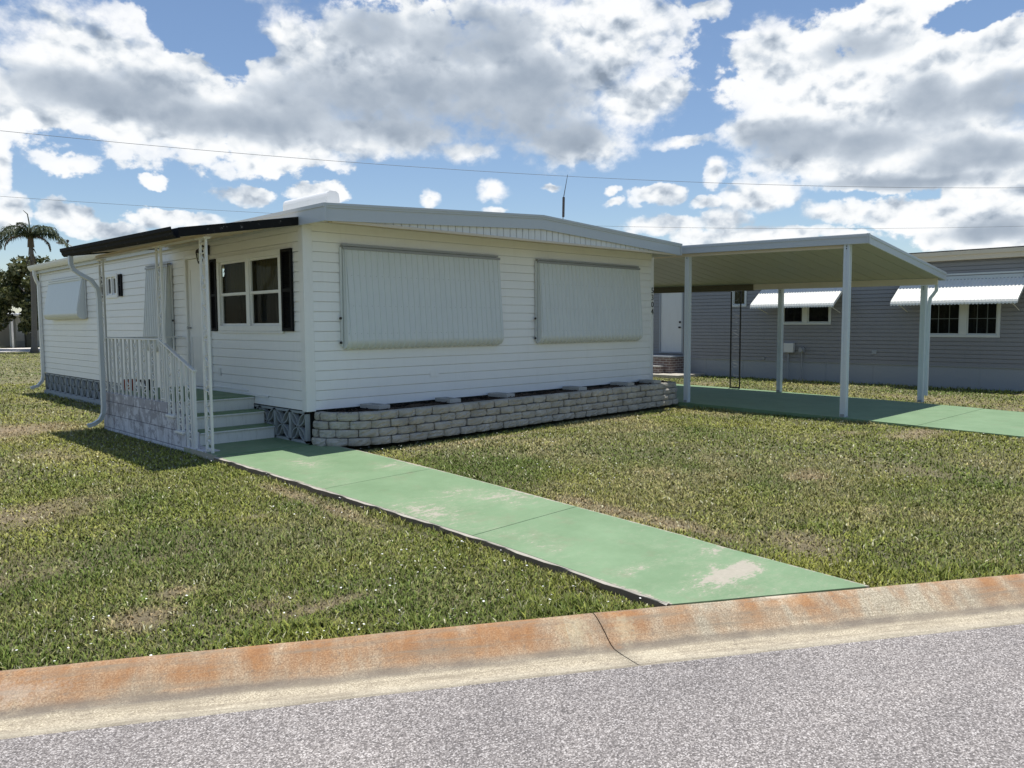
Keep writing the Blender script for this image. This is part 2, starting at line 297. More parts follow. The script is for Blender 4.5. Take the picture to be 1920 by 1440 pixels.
for (lx, ly, rx_, ry_, c_, st_) in ((-1.68, .10, .10, .11, (.62, .56, .36), .7), (-1.42, .12, .07, .10, (.66, .62, .42), .65), (-1.50, .20, .05, .07, (.45, .22, .09), .6), (-1.35, .36, .16, .08, (.70, .64, .48), .7), (-.50, .012, .16, .028, (.80, .74, .60), 1.0), (-.42, .05, .12, .05, (.52, .25, .09), .7), (-4.25, .13, .28, .06, (.66, .62, .54), .5)):
    mp = m.n('ShaderNodeMapping'); mp.inputs['Location'].default_value = (-lx/rx_, -ly/ry_, 0); mp.inputs['Scale'].default_value = (1/rx_, 1/ry_, 0); m.l(at.outputs['Vector'], mp.inputs[0])
    ln = m.n('ShaderNodeVectorMath', operation='LENGTH'); m.l(mp.outputs[0], ln.inputs[0])
    a = m.mix(m.math('MULTIPLY', m.ramp(m.math('ADD', ln.outputs[1], m.math('MULTIPLY', m.math('SUBTRACT', m.noise(34, 7, .75), .5), 3.4)), [(.25, (1, 1, 1)), (1.15, (0, 0, 0))]), st_*.8), a, m.mix(.45, c_, a))
m.col(a)
m.bump(m.math('ADD', fine, m.math('MULTIPLY', mid, .3)), .6, .005)
# soil and thatch under the grass
m = MT('soil', (.1, .09, .05), .95); at = m.n('ShaderNodeAttribute', attribute_name='bare')
g = m.ramp(m.noise(55, 6, .8), [(.40, (.05, .05, .018)), (.62, (.26, .25, .11))]); g = m.mix(m.ramp(m.noise(130, 4, .8), [(.5, (0, 0, 0)), (.7, (.8, .8, .8))]), g, (.40, .36, .20))
bb = m.ramp(m.noise(40, 7, .75), [(.38, (.17, .12, .065)), (.62, (.46, .37, .24))]); m.col(m.mix(at.outputs['Fac'], g, bb)); m.bump(m.noise(60, 6, .8), 1, .03)
m = MT('grass_blade', (.08, .12, .03), .65, spec=.25); at = m.n('ShaderNodeAttribute', attribute_name='gcol'); m.col(at.outputs['Color'])
m.b.inputs['Subsurface Weight'].default_value = 0
m = MT('petal_white', (.75, .75, .70), .7)
def leafmat(name, a_, b_, c_):
    m = MT(name, a_, .55); g = m.n('ShaderNodeNewGeometry'); r = g.outputs['Random Per Island']
    m.col(m.ramp(r, [(0, a_), (.6, b_), (1, c_)])); tl = m.n('ShaderNodeBsdfTranslucent'); m.l(m.cur, tl.inputs[0])
    ms = m.n('ShaderNodeMixShader'); ms.inputs[0].default_value = .22; m.l(m.b.outputs[0], ms.inputs[1]); m.l(tl.outputs[0], ms.inputs[2]); m.l(ms.outputs[0], m.t.nodes['Material Output'].inputs[0])
leafmat('oak_leaf', (.035, .048, .014), (.08, .095, .027), (.22, .215, .085))
leafmat('palm_leaf', (.035, .055, .022), (.07, .095, .04), (.18, .20, .11))
leafmat('dead_frond', (.10, .07, .04), (.14, .10, .06), (.20, .15, .09))
m = MT('bark', (.16, .14, .12), .9); m.col(m.mix(m.noise(9, 6, .7, stretch=(1, 1, 4)), (.10, .085, .07), (.26, .235, .205))); m.bump(m.noise(20, 6, .7, stretch=(1, 1, 5)), .8, .03)
def mt(n): return MATS[n]

# ------------------------------------------------------------------ mesh helpers
class MB:
    def __init__(s): s.v = []; s.f = []
    def add(s, vs, fs):
        o = len(s.v); s.v += [tuple(v) for v in vs]; s.f += [tuple(i+o for i in f) for f in fs]; return s
    def box(s, x0, x1, y0, y1, z0, z1):
        return s.add([(x0,y0,z0),(x1,y0,z0),(x1,y1,z0),(x0,y1,z0),(x0,y0,z1),(x1,y0,z1),(x1,y1,z1),(x0,y1,z1)],
                     [(3,2,1,0),(4,5,6,7),(0,1,5,4),(1,2,6,5),(2,3,7,6),(3,0,4,7)])
    def prism(s, poly, z0, z1):   # poly in xy, top/bottom may be callables of (x,y)
        n = len(poly); f0 = z0 if callable(z0) else (lambda x, y: z0); f1 = z1 if callable(z1) else (lambda x, y: z1)
        a = sum(poly[i][0]*poly[(i+1)%n][1]-poly[(i+1)%n][0]*poly[i][1] for i in range(n))
        if a < 0: poly = poly[::-1]
        return s.add([(x, y, f0(x, y)) for x, y in poly]+[(x, y, f1(x, y)) for x, y in poly],
                     [tuple(range(n))[::-1], tuple(range(n, 2*n))]+[(i, (i+1)%n, n+(i+1)%n, n+i) for i in range(n)])
    def bar(s, a, b, w, h, up=(0, 0, 1)):
        a, b = Vector(a), Vector(b); d = (b-a).normalized(); u = Vector(up)
        if abs(d.dot(u)) > .95: u = Vector((1, 0, 0))
        r = d.cross(u).normalized(); u = r.cross(d); r *= w/2; u *= h/2
        return s.add([a-r-u, a+r-u, a+r+u, a-r+u, b-r-u, b+r-u, b+r+u, b-r+u], [(3,2,1,0),(4,5,6,7),(0,1,5,4),(1,2,6,5),(2,3,7,6),(3,0,4,7)])
    def tube(s, pts, r, k=8, caps=True, flat=1.0):
        pts = [Vector(p) for p in pts]; rs = r if isinstance(r, (list, tuple)) else [r]*len(pts); vs = []; pu = None
        for i, p in enumerate(pts):
            d = (pts[min(i+1, len(pts)-1)]-pts[max(i-1, 0)]).normalized()
            if pu is None: pu = Vector((0, 0, 1)) if abs(d.z) < .9 else Vector((1, 0, 0))
            x = d.cross(pu).normalized(); pu = x.cross(d).normalized()
            for j in range(k):
                t = 2*math.pi*j/k; vs.append(p+(x*math.cos(t)+pu*math.sin(t)*flat)*rs[i])
        fs = [(i*k+j, i*k+(j+1)%k, (i+1)*k+(j+1)%k, (i+1)*k+j) for i in range(len(pts)-1) for j in range(k)]
        if caps: fs += [tuple(range(k))[::-1], tuple((len(pts)-1)*k+j for j in range(k))]
        return s.add(vs, fs)
    def sweep_rect(s, pts, w, h, side=(0, 1, 0)):  # rectangular downspout etc.
        pts = [Vector(p) for p in pts]; sd = Vector(side).normalized(); vs = []
        for i, p in enumerate(pts):
            d = (pts[min(i+1, len(pts)-1)]-pts[max(i-1, 0)]).normalized(); n = d.cross(sd).normalized()
            sc = 1.0
            for a, b in ((-1,-1),(1,-1),(1,1),(-1,1)): vs.append(p+sd*(a*w/2)+n*(b*h/2*sc))
        fs = [(i*4+j, i*4+(j+1)%4, i*4+4+(j+1)%4, i*4+4+j) for i in range(len(pts)-1) for j in range(4)]+[(3,2,1,0), tuple((len(pts)-1)*4+j for j in range(4))]
        return s.add(vs, fs)
    def grid(s, P):   # P[i][j] points
        r, c = len(P), len(P[0]); return s.add([q for row in P for q in row], [(i*c+j, i*c+j+1, (i+1)*c+j+1, (i+1)*c+j) for i in range(r-1) for j in range(c-1)])
    def build(s, name, mat_, parent=None, smooth=False, bevel=0, loc=None):
        me = bpy.data.meshes.new(name); me.from_pydata(s.v, [], s.f); me.update()
        import bmesh
        b = bmesh.new(); b.from_mesh(me); bmesh.ops.recalc_face_normals(b, faces=b.faces); b.to_mesh(me); b.free()
        if smooth: me.polygons.foreach_set('use_smooth', [True]*len(me.polygons))
        me.materials.append(mt(mat_) if isinstance(mat_, str) else mat_)
        o = bpy.data.objects.new(name, me); COL.objects.link(o)
        if parent: o.parent = parent
        if loc: o.location = loc
        if bevel:
            md = o.modifiers.new('bevel', 'BEVEL'); md.width = bevel; md.segments = 2; md.limit_method = 'ANGLE'
        return o
def tag(o, label=None, cat=None, group=None, kind=None):
    for k, v in (('label', label), ('category', cat), ('group', group), ('kind', kind)):
        if v: o[k] = v
    return o
def thing(name, label, cat, group=None):
    o = bpy.data.objects.new(name, None); COL.objects.link(o); o.empty_display_size = .2; return tag(o, label, cat, group)
def setorigin(o, loc):  # move a top-level empty to the base of its thing, leaving children in place
    loc = Vector(loc)
    for c in o.children: c.location = Vector(c.location)-loc
    o.location = loc
def vnoise(x, y, s, seed=0):
    x = np.asarray(x)/s+seed*17.3; y = np.asarray(y)/s+seed*5.7; xi = np.floor(x).astype(int); yi = np.floor(y).astype(int); fx = x-xi; fy = y-yi
    fx = fx*fx*(3-2*fx); fy = fy*fy*(3-2*fy)
    def h(a, b):
        n = (a*374761393+b*668265263+seed*974711) & 0xffffffff; n = ((n ^ (n >> 13))*1274126177) & 0xffffffff; return ((n ^ (n >> 16)) & 0xffff)/65535.
    return (h(xi, yi)*(1-fx)+h(xi+1, yi)*fx)*(1-fy)+(h(xi, yi+1)*(1-fx)+h(xi+1, yi+1)*fx)*fy
def fbm(x, y, s, o=4, seed=0):
    a = 0; w = 1; t = 0
    for i in range(o): a = a+w*vnoise(x, y, s/2**i, seed+i); t += w; w *= .55
    return a/t

# ------------------------------------------------------------------ terrain
def curb_y(x):
    x = np.asarray(x, float); c = (-.0031765, -.601477, -6.990770); xc = np.clip(x, -9, 9)
    y = c[0]*xc**2+c[1]*xc+c[2]; sl_ = 2*c[0]*xc+c[1]; return y+sl_*(x-xc)
N0 = np.array([.5155, .8569])
def cdist(x, y): return (np.asarray(y)-curb_y(x))*.8569
def gz(x, y):
    d = np.clip(cdist(x, y)/5.5, 0, 1); return -.2*(1-d)**1.3
def gz1(x, y): return float(gz(x, y))
BARE = [(-3.6,-1.2,1.2,.6,.6),(-3.9,-2.9,1.0,.35,.7),(-2.9,-3.1,.8,.25,.55),(-2.0,-2.6,.35,.15,.9),(-3.5,-4.2,.35,.3,1),(-2.9,-4.5,.5,.2,.65),(-2.6,-4.75,.6,.12,.9),
 (7.0,-5.0,1.5,.45,1),(5.9,-4.3,.9,.3,.5),(.45,-4.6,.22,2.4,.8),(.7,-6.3,.5,.5,.7),(3.2,-5.2,.6,.3,.6),(2.1,-6.3,.5,.25,.55),(-1.38,-2.6,.14,1.6,.7),(-2.4,4.8,1.5,1.2,1),
 (-3.9,1.0,1.3,.7,.8),(-2.4,2.4,.5,1.5,.5),(12.6,-3.5,1.2,2.5,.55),(13.4,2.4,1.6,1.0,.5),(14.6,-5.5,.7,1.5,.8),(-4.6,8,2,1.5,.5),(3.5,-1.0,3.9,.18,.7),(-3.2,-3.9,.2,.15,.8),(4.8,-4.0,1.2,.2,.35)]
def bare(x, y):
    b = np.zeros(np.shape(x))
    for cx_, cy_, rx, ry, w in BARE: b = np.maximum(b, .9*w*np.clip(1.05-np.hypot((x-cx_)/(rx*.85), (y-cy_)/(ry*.85)), 0, 1))
    b = b+(fbm(x, y, .9, 4, 3)-.5)*1.3*(b > .01)+np.clip(fbm(x, y, 1.7, 4, 9)-.62, 0, 1)*2.0
    ed = cdist(x, y); b = np.maximum(b, np.clip(.75-ed/.13, 0, .75)*fbm(x, y, .5, 3, 5)*1.6)
    return np.clip(b, 0, 1)
def spaced(a, b, h0, growth): 
    r = [a]; h = h0
    while r[-1] < b: r.append(r[-1]+h); h *= growth
    return r
def strip_mesh(name, xs, ds, zf, mat_, kind='structure', attrs=None):
    X, D = np.meshgrid(xs, ds, indexing='ij'); px_ = X+N0[0]*D; py_ = curb_y(X)+N0[1]*D; Z = zf(px_, py_, D, X)
    r, c = X.shape; mb = MB(); v = np.stack([px_, py_, Z], -1).reshape(-1, 3); idx = np.arange(r*c).reshape(r, c)
    f = np.stack([idx[:-1, :-1], idx[1:, :-1], idx[1:, 1:], idx[:-1, 1:]], -1).reshape(-1, 4)
    me = bpy.data.meshes.new(name); me.from_pydata(v.tolist(), [], f.tolist()); me.update()
    me.polygons.foreach_set('use_smooth', [True]*len(me.polygons)); me.materials.append(mt(mat_))
    o = bpy.data.objects.new(name, me); COL.objects.link(o); o['kind'] = kind
    if attrs: attrs(me, px_.ravel(), py_.ravel(), D.ravel(), X.ravel())
    return o
xs = sorted(set([-a for a in spaced(6, 420, .15, 1.18)]+list(np.arange(-6, 12.01, .15))+spaced(12, 420, .2, 1.18)))
ds = list(np.arange(0, 9, .12))+spaced(9, 700, .2, 1.12)
def under(x, y, D, X):
    z = gz(x, y)-.055+(fbm(x, y, 2.2, 3, 2)-.5)*.035*np.clip(D/1.0, 0, 1)
    hide = (x > .1)&(x < 7.3)&(y > .1)&(y < 12.2); return np.where(D < .02, -.235, z-np.where(hide, .12, 0))
def ab(me, x, y, D, X):
    a = me.attributes.new('bare', 'FLOAT', 'POINT'); a.data.foreach_set('value', bare(x, y).astype(np.float32))
strip_mesh('ground', xs, ds, under, 'soil', attrs=ab)
# curb with its gutter pan; cast in lengths with a joint
prof = [(.0, -.26), (.0, -.206), (-.006, -.2), (-.025, -.203), (-.06, -.219), (-.10, -.245), (-.14, -.274), (-.175, -.302), (-.205, -.322), (-.235, -.333), (-.30, -.336), (-.40, -.332), (-.485, -.329), (-.49, -.42), (.0, -.42)]
def curb(name, x0, x1, skew0=0, skew1=0):
    n_ = max(2, int((x1-x0)/.12)); vs = []; at_ = []
    for i in range(n_+1):
        for j, (d, z_) in enumerate(prof):
            t = i/n_; xx = x0+(x1-x0)*t+(skew0*(1-t)+skew1*t)*(-d)*1.0
            jit = (float(fbm(xx, 3.1*j, .35, 3, 8))-.5)*.006
            vs.append((xx+N0[0]*d, float(curb_y(xx))+N0[1]*d+jit, z_+jit)); at_.append((xx, -d, 0))
    k = len(prof); mb = MB(); mb.add(vs, [(i*k+j, i*k+j+1, (i+1)*k+j+1, (i+1)*k+j) for i in range(n_) for j in range(k-1)]+[tuple(range(k)), tuple(n_*k+j for j in range(k))])
    me = bpy.data.meshes.new(name); me.from_pydata(mb.v, [], mb.f); me.update(); me.polygons.foreach_set('use_smooth', [True]*(len(me.polygons)-2)+[False]*2)
    a = me.attributes.new('strip', 'FLOAT_VECTOR', 'POINT'); a.data.foreach_set('vector', [c for v in at_ for c in v])
    me.materials.append(mt('curb_concrete')); o = bpy.data.objects.new(name, me); COL.objects.link(o); o['kind'] = 'structure'; return o
curb('curb', -60, -1.556, 0, .19); curb('curb', -1.550, 60, .19, 0)
# the far side of the street
XR = np.concatenate([np.linspace(-60, -10, 40), np.arange(-10, 10, .25), np.linspace(10.2, 60, 40)])
def roadz(x, y, D, X): return -.332-.0*D+.10*np.sin(np.clip((-D-.47)/7.2, 0, 1)*math.pi)
strip_mesh('road', XR, [-.470, -.476, -.6, -1, -1.6, -2.4, -3.4, -4.4, -5.4, -6.4, -7.67], roadz, 'asphalt')
strip_mesh('verge', XR, [-7.67, -7.7, -8.0, -9, -12, -30, -120], lambda x, y, D, X: np.where(D > -7.69, -.34, -.2), 'soil')

# painted front walk (follows the ground) and carport slab
def slab(name, mat_, left, right, rows, zt, th, cracks=()):
    mb = MB(); P = []
    for (a, b) in rows: P.append([(a[0]+(b[0]-a[0])*t, a[1]+(b[1]-a[1])*t) for t in np.linspace(0, 1, 5)])
    top = [[(x, y, zt(x, y)) for x, y in r] for r in P]; mb.grid(top)
    ring = [r[0] for r in top]+top[-1][1:]+[r[-1] for r in top[::-1]][1:]+top[0][::-1][1:-1]
    n_ = len(ring); mb.add(ring+[(x, y, z-th) for x, y, z in ring], [(i, (i+1)%n_, n_+(i+1)%n_, n_+i) for i in range(n_)])
    return tag(mb.build(name, mat_), kind='structure')
zw = lambda x, y: gz1(x, y)+.004
def walk_rows(y0, y1, n_):
    rows = []
    for t in np.linspace(0, 1, n_):
        y = y0+(y1-y0)*t; xl = np.interp(y, [-6.4, -4.6, -2.31, 0, 1.3], [-1.105, -1.09, -1.175, -1.235, -1.235]); xr = np.interp(y, [-7.1, -4.4, -2.3, -.65], [.10, .14, .18, .20])
        rows.append(((float(xl), y), (float(xr), y)))
    return rows
def cut(y0, y1): return walk_rows(y0, y1, 8)
slab('path', 'green_walk', 0, 0, walk_rows(-2.325, -.05, 6)[::-1], zw, .16)
slab('path', 'green_walk', 0, 0, walk_rows(-4.445, -2.333, 6)[::-1], zw, .16)
endr = walk_rows(-5.6, -4.453, 4)[::-1]
# last bay ends along the curb
def lastrow(t):
    xl, xr = -1.105, .10; return None
er = []
for t in np.linspace(0, 1, 5):
    yl = -5.6+(float(curb_y(-1.105))+.012+5.6)*t; yr = -5.6+(float(curb_y(.10))+.012+5.6)*t; er.append(((-1.105, yl), (.10, yr)))
slab('path', 'green_walk', 0, 0, endr+er[1:], zw, .16)
slab('path', 'green_walk', 0, 0, [((-1.235, -.042), (-.012, -.042)), ((-1.235, .9), (-.012, .9))], lambda x, y: .012, .17)
# bare concrete edging strip left of the walk
mb = MB(); st = [r[0] for r in walk_rows(-6.30, -.05, 90)[::-1]]
mb.grid([[(x-.022+.008*math.sin(y*9)+.005*math.sin(y*23), y, zw(x, y)-.008), (x-.012, y, zw(x, y)-.002), (x-.002, y, zw(x, y)-.002)] for x, y in st])
tag(mb.build('path_edging', 'concrete'), kind='structure')
mb = MB(); mb.grid([[(x-.034, y, zw(x, y)-.16), (x-.022+.008*math.sin(y*9)+.005*math.sin(y*23), y, zw(x, y)-.008)] for x, y in st]); tag(mb.build('path_edge_face', 'edge_shade'), kind='structure')
zs = lambda x, y: float(np.interp(y, [-14, -9, -3.6, 0, 6], [-.2, -.10, .0, .035, .05]))
def slab_rows(y0, y1, n_):
    return [((float(np.interp(y, [-12, -6.2, -.65, 6], [7.30, 7.43, 7.62, 7.66])), y), (float(np.interp(y, [-12, -5.2, .4, 6], [10.5, 10.70, 11.20, 11.35])), y)) for y in np.linspace(y0, y1, n_)]
slab('driveway', 'green_slab', 0, 0, slab_rows(-4.79, 6.0, 9)[::-1], zs, .16)
slab('driveway', 'green_slab', 0, 0, [((7.27, -12.0), (10.5, -13.0)), ((7.30, -9), (10.55, -9)), ((7.43, -6.2), (10.64, -6.2)), ((7.46, -4.80), (10.72, -4.80))][::-1], zs, .16)
slab('driveway', 'pale_driveway', 0, 0, [((-40, 47.5), (-40, 62)), ((10.5, 47.5), (12, 56))], lambda x, y: .01, .06)
slab('driveway', 'concrete', 0, 0, [((14.0, 3.9), (15.4, 3.9)), ((14.0, 6.6), (15.4, 6.6))], lambda x, y: .03, .08)

# ------------------------------------------------------------------ siding
LAP = .127
def siding(mb, org, ud, nrm, length, z0, z1, lap=LAP, holes=(), out=.012, gapf=.075):
    """lap siding on a wall plane: org at (0,z=0), ud along, nrm outward; holes (u0,u1,za,zb)"""
    o = Vector(org); u = Vector(ud); n_ = Vector(nrm); z = z0; gap = lap*gapf
    while z < z1-1e-6:
        zt = min(z+lap, z1); cuts = sorted({z, zt, zt-gap}|{h[q] for h in holes for q in (2, 3) if z < h[q] < zt})
        off = lambda zz: (out*(1-.55*(zz-z)/lap)+.001)
        for a, b in zip(cuts[:-1], cuts[1:]):
            mid = (a+b)/2; segs = [(0, length)]; rec = a >= zt-gap-1e-6
            for h in holes:
                if h[2] < mid < h[3]:
                    ns = []
                    for p, q in segs:
                        if h[1] <= p or h[0] >= q: ns.append((p, q)); continue
                        if h[0] > p: ns.append((p, h[0]))
                        if h[1] < q: ns.append((h[1], q))
                    segs = ns
            for p, q in segs:
                quads = []
                if rec: quads.append([(p, a, off(a)), (q, a, off(a)), (q, a+.001, -.010), (p, a+.001, -.010)]); quads.append([(p, a+.001, -.010), (q, a+.001, -.010), (q, b, -.010), (p, b, -.010)])
                else: quads.append([(p, a, off(a)), (q, a, off(a)), (q, b, off(b)), (p, b, off(b))])
                if a == z: quads.append([(p, a, -.012), (q, a, -.012), (q, a, off(a)), (p, a, off(a))])
                for A in quads: mb.add([o+u*x+n_*w+Vector((0, 0, zz)) for x, zz, w in A], [(0, 1, 2, 3)])
        z = zt
    return mb
ZB = .44; HL = 12.35; HW = 7.38
# ================================================================= the white home
home = thing('mobile_home', 'white lap-sided mobile home with a low gabled front and closed metal window awnings', 'house')
WIN = (.62, 2.43, 1.53, 2.46); DOOR = (2.86, 3.66, .57, 2.58); SW = (6.98, 7.52, 2.13, 2.47)
mb = siding(MB(), (0, 0, 0), (1, 0, 0), (0, -1, 0), HW, ZB, 2.88); mb.build('front_wall', 'white_siding', home)
mb = siding(MB(), (0, 0, 0), (0, 1, 0), (-1, 0, 0), HL, ZB, 2.88, holes=[WIN, DOOR, SW]); mb.build('side_wall', 'white_siding', home)
mb = siding(MB(), (HW, 0, 0), (0, 1, 0), (1, 0, 0), HL, ZB, 2.88); mb.build('side_wall', 'white_siding', home)
mb = siding(MB(), (0, HL, 0), (1, 0, 0), (0, 1, 0), HW, ZB, 2.88); mb.build('rear_wall', 'white_siding', home)
MB().box(.02, HW-.02, .02, HL-.02, ZB-.03, ZB-.005).build('floor', 'room_dark', home)
mb = MB(); mb.box(-.019, .115, -.019, 0, ZB-.015, 2.80); mb.box(-.019, -.0005, 0.0005, .10, ZB-.015, 2.80); mb.build('corner_trim', 'white_paint', home, bevel=.004)
mb = MB(); mb.box(HW-.07, HW+.017, -.017, 0, ZB, 2.86); mb.box(HW, HW+.017, .0005, .08, ZB, 2.86); mb.build('corner_trim', 'white_paint', home, bevel=.004)
mb = MB(); mb.box(-.017, 0, HL-.08, HL+.015, ZB, 2.86); mb.build('corner_trim', 'white_paint', home)
# roof
ZE, ZR, XR0, OV = 2.975, 3.165, 3.68, .65; XL, XRt = -.06, 7.34; YB = HL+.25
def roofz(x): return ZE+(ZR-ZE)*(1-abs(x-XR0)/(XR0-XL))
mb = MB(); mb.add([(XL, -OV+.01, roofz(XL)), (XR0, -OV+.01, ZR), (XRt, -OV+.01, roofz(XL)), (XL, YB, roofz(XL)), (XR0, YB, ZR), (XRt, YB, roofz(XL))], [(0, 1, 4, 3), (1, 2, 5, 4)]); mb.build('roof', 'roof_white', home)
mb = MB(); fh = .20
for (xa, xb) in ((XL, XR0), (XR0, XRt)):
    za, zb = roofz(xa), roofz(xb); za = ZE if xa in (XL, XRt) else ZR; zb = ZE if xb in (XL, XRt) else ZR
    mb.add([(xa, -OV, za-fh), (xb, -OV, zb-fh), (xb, -OV, zb-.03), (xa, -OV, za-.03), (xa, -OV+.02, za-fh), (xb, -OV+.02, zb-fh), (xb, -OV+.02, zb-.03), (xa, -OV+.02, za-.03)], [(0,1,2,3),(7,6,5,4),(4,5,1,0),(3,2,6,7),(0,3,7,4),(1,5,6,2)])
mb.build('fascia', 'grey_fascia', home)
mb = MB()   # folded drip edge: two steps
for (xa, za, xb, zb) in ((XL, ZE, XR0, ZR), (XR0, ZR, XRt, ZE)):
    for (y, t, b) in ((-OV-.022, .012, -.018), (-OV-.012, -.018, -.045)):
        mb.add([(xa, y, za+b), (xb, y, zb+b), (xb, y, zb+t), (xa, y, za+t), (xa, -OV+.03, za+t), (xb, -OV+.03, zb+t), (xa, -OV-.001, za+b), (xb, -OV-.001, zb+b)], [(0,1,2,3),(3,2,5,4),(6,7,1,0)])
    mb.build('drip_edge', 'grey_fascia', home) if xa == XR0 else None
mb = MB(); mb.box(XL-.02, XL, -OV-.02, YB, ZE-fh, ZE-.03); mb.box(XL-.032, XL+.02, -OV-.02, YB, ZE-.03, ZE+.012); mb.build('side_fascia', 'grey_fascia', home)
mb = MB(); mb.box(XRt, XRt+.02, -OV-.02, YB, ZE-fh, ZE-.03); mb.box(XRt-.02, XRt+.032, -OV-.02, YB, ZE-.03, ZE+.012); mb.build('side_fascia', 'grey_fascia', home)
ZS = 2.80
mb = MB(); mb.add([(XL, -OV+.02, ZS-.018), (XRt, -OV+.02, ZS-.018), (XRt, -.013, 2.868), (XL, -.013, 2.868)], [(0, 1, 2, 3)])
mb.box(.35, 7.0, -.030, -.016, 2.845, 2.866); mb.build('soffit', 'cream_underside', home)
mb = MB(); yb = -OV+.035   # vertical boards of the gable, behind the fascia
x = XL+.1
while x < XRt-.1:
    mb.box(x, min(x+.118, XRt-.1), yb, yb+.01, ZS+.004, roofz(x+.06)-.05); x += .130
mb.box(XL+.1, XRt-.1, yb+.012, yb+.02, ZS, ZS+.10); mb.build('gable_boards', 'old_white_paint', home)
mb = MB(); mb.box(XL+.1, XRt-.1, yb-.012, yb+.012, ZS-.03, ZS+.003); mb.build('frieze', 'cream_underside', home)
# rear gutter on the left eave
mb = MB(); mb.add([(XL-.021, y, z) for y in (4.4, YB) for z in (0, 0)], []) ; mb = MB()
gp = [(-.0, 2.965), (-.0, 2.86), (-.055, 2.85), (-.085, 2.885), (-.105, 2.93), (-.11, 2.965), (-.118, 2.965), (-.113, 2.925), (-.092, 2.878), (-.06, 2.842), (0, 2.85)]
P = [[(XL-.022+a, y, z-.0) for a, z in gp] for y in (4.5, HL+.27)]; mb.grid(P); mb.add(P[0], [tuple(range(len(gp)))]); mb.add(P[1], [tuple(range(len(gp)))]); mb.build('gutter', 'white_paint', home)
# gutter spout at far corner
mb = MB(); yy = HL-.05
mb.sweep_rect([(-.13, yy, 2.86), (-.13, yy, 2.74), (-.10, yy, 2.62), (-.055, yy, 2.52), (-.055, yy, 2.3), (-.055, yy, .36), (-.08, yy, .24), (-.17, yy+.0, .13), (-.33, yy, .08)], .085, .06, (0, 1, 0)); mb.build('downspout', 'white_paint', home)
# skirting of pierced concrete blocks
def lens(mb, c, ux, R_, t, mirror):   # curved petal strips
    pass
def breeze(mb, org, ud, nd_, n_, w, h):
    o = Vector(org); u = Vector(ud); n_v = Vector(nd_)
    def P(a, b, d=0): return o+u*a+Vector((0, 0, b))-n_v*d
    dep = .06; t = .024
    def strip(pts, wd=t):
        for (a0, b0), (a1, b1) in zip(pts[:-1], pts[1:]):
            d = Vector((a1-a0, b1-b0)); d.normalize(); q = Vector((-d.y, d.x))*wd/2
            c = [(a0-q.x, b0-q.y), (a0+q.x, b0+q.y), (a1+q.x, b1+q.y), (a1-q.x, b1-q.y)]
            mb.add([P(a, b) for a, b in c]+[P(a, b, dep) for a, b in c], [(0,1,2,3),(7,6,5,4),(0,4,5,1),(1,5,6,2),(2,6,7,3),(3,7,4,0)])
    for i in range(n_):
        a = i*w
        strip([(a+.012, 0), (a+.012, h)]); strip([(a+w-.012, 0), (a+w-.012, h)]); strip([(a, .012), (a+w, .012)], .03); strip([(a, h-.012), (a+w, h-.012)], .03)
        cx_, cz = a+w/2, h/2
        for sx_ in (-1, 1):
            for sz in (-1, 1):
                dx_, dz_ = sx_*(w/2-.015), sz*(h/2-.015); L_ = math.hypot(dx_, dz_)
                for bow in (.045, -.045):   # two arcs from centre to corner make a petal
                    strip([(cx_+dx_*q-dz_/L_*bow*math.sin(q*math.pi), cz+dz_*q+dx_/L_*bow*math.sin(q*math.pi)) for q in np.linspace(0, 1, 7)], .014)
mb = MB(); breeze(mb, (-.010, .03, .015), (0, 1, 0), (-1, 0, 0), 4, .42, .405); breeze(mb, (-.010, 4.12, .015), (0, 1, 0), (-1, 0, 0), 20, .41, .405)
mb.build('skirting', 'lattice_block', home)
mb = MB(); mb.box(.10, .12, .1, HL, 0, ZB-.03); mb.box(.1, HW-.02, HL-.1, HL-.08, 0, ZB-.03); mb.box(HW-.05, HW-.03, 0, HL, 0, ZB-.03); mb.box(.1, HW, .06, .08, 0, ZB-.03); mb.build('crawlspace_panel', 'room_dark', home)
mb = MB(); mb.box(-.035, .03, 4.1, HL, -.08, .022); mb.build('footing', 'lattice_block', home)

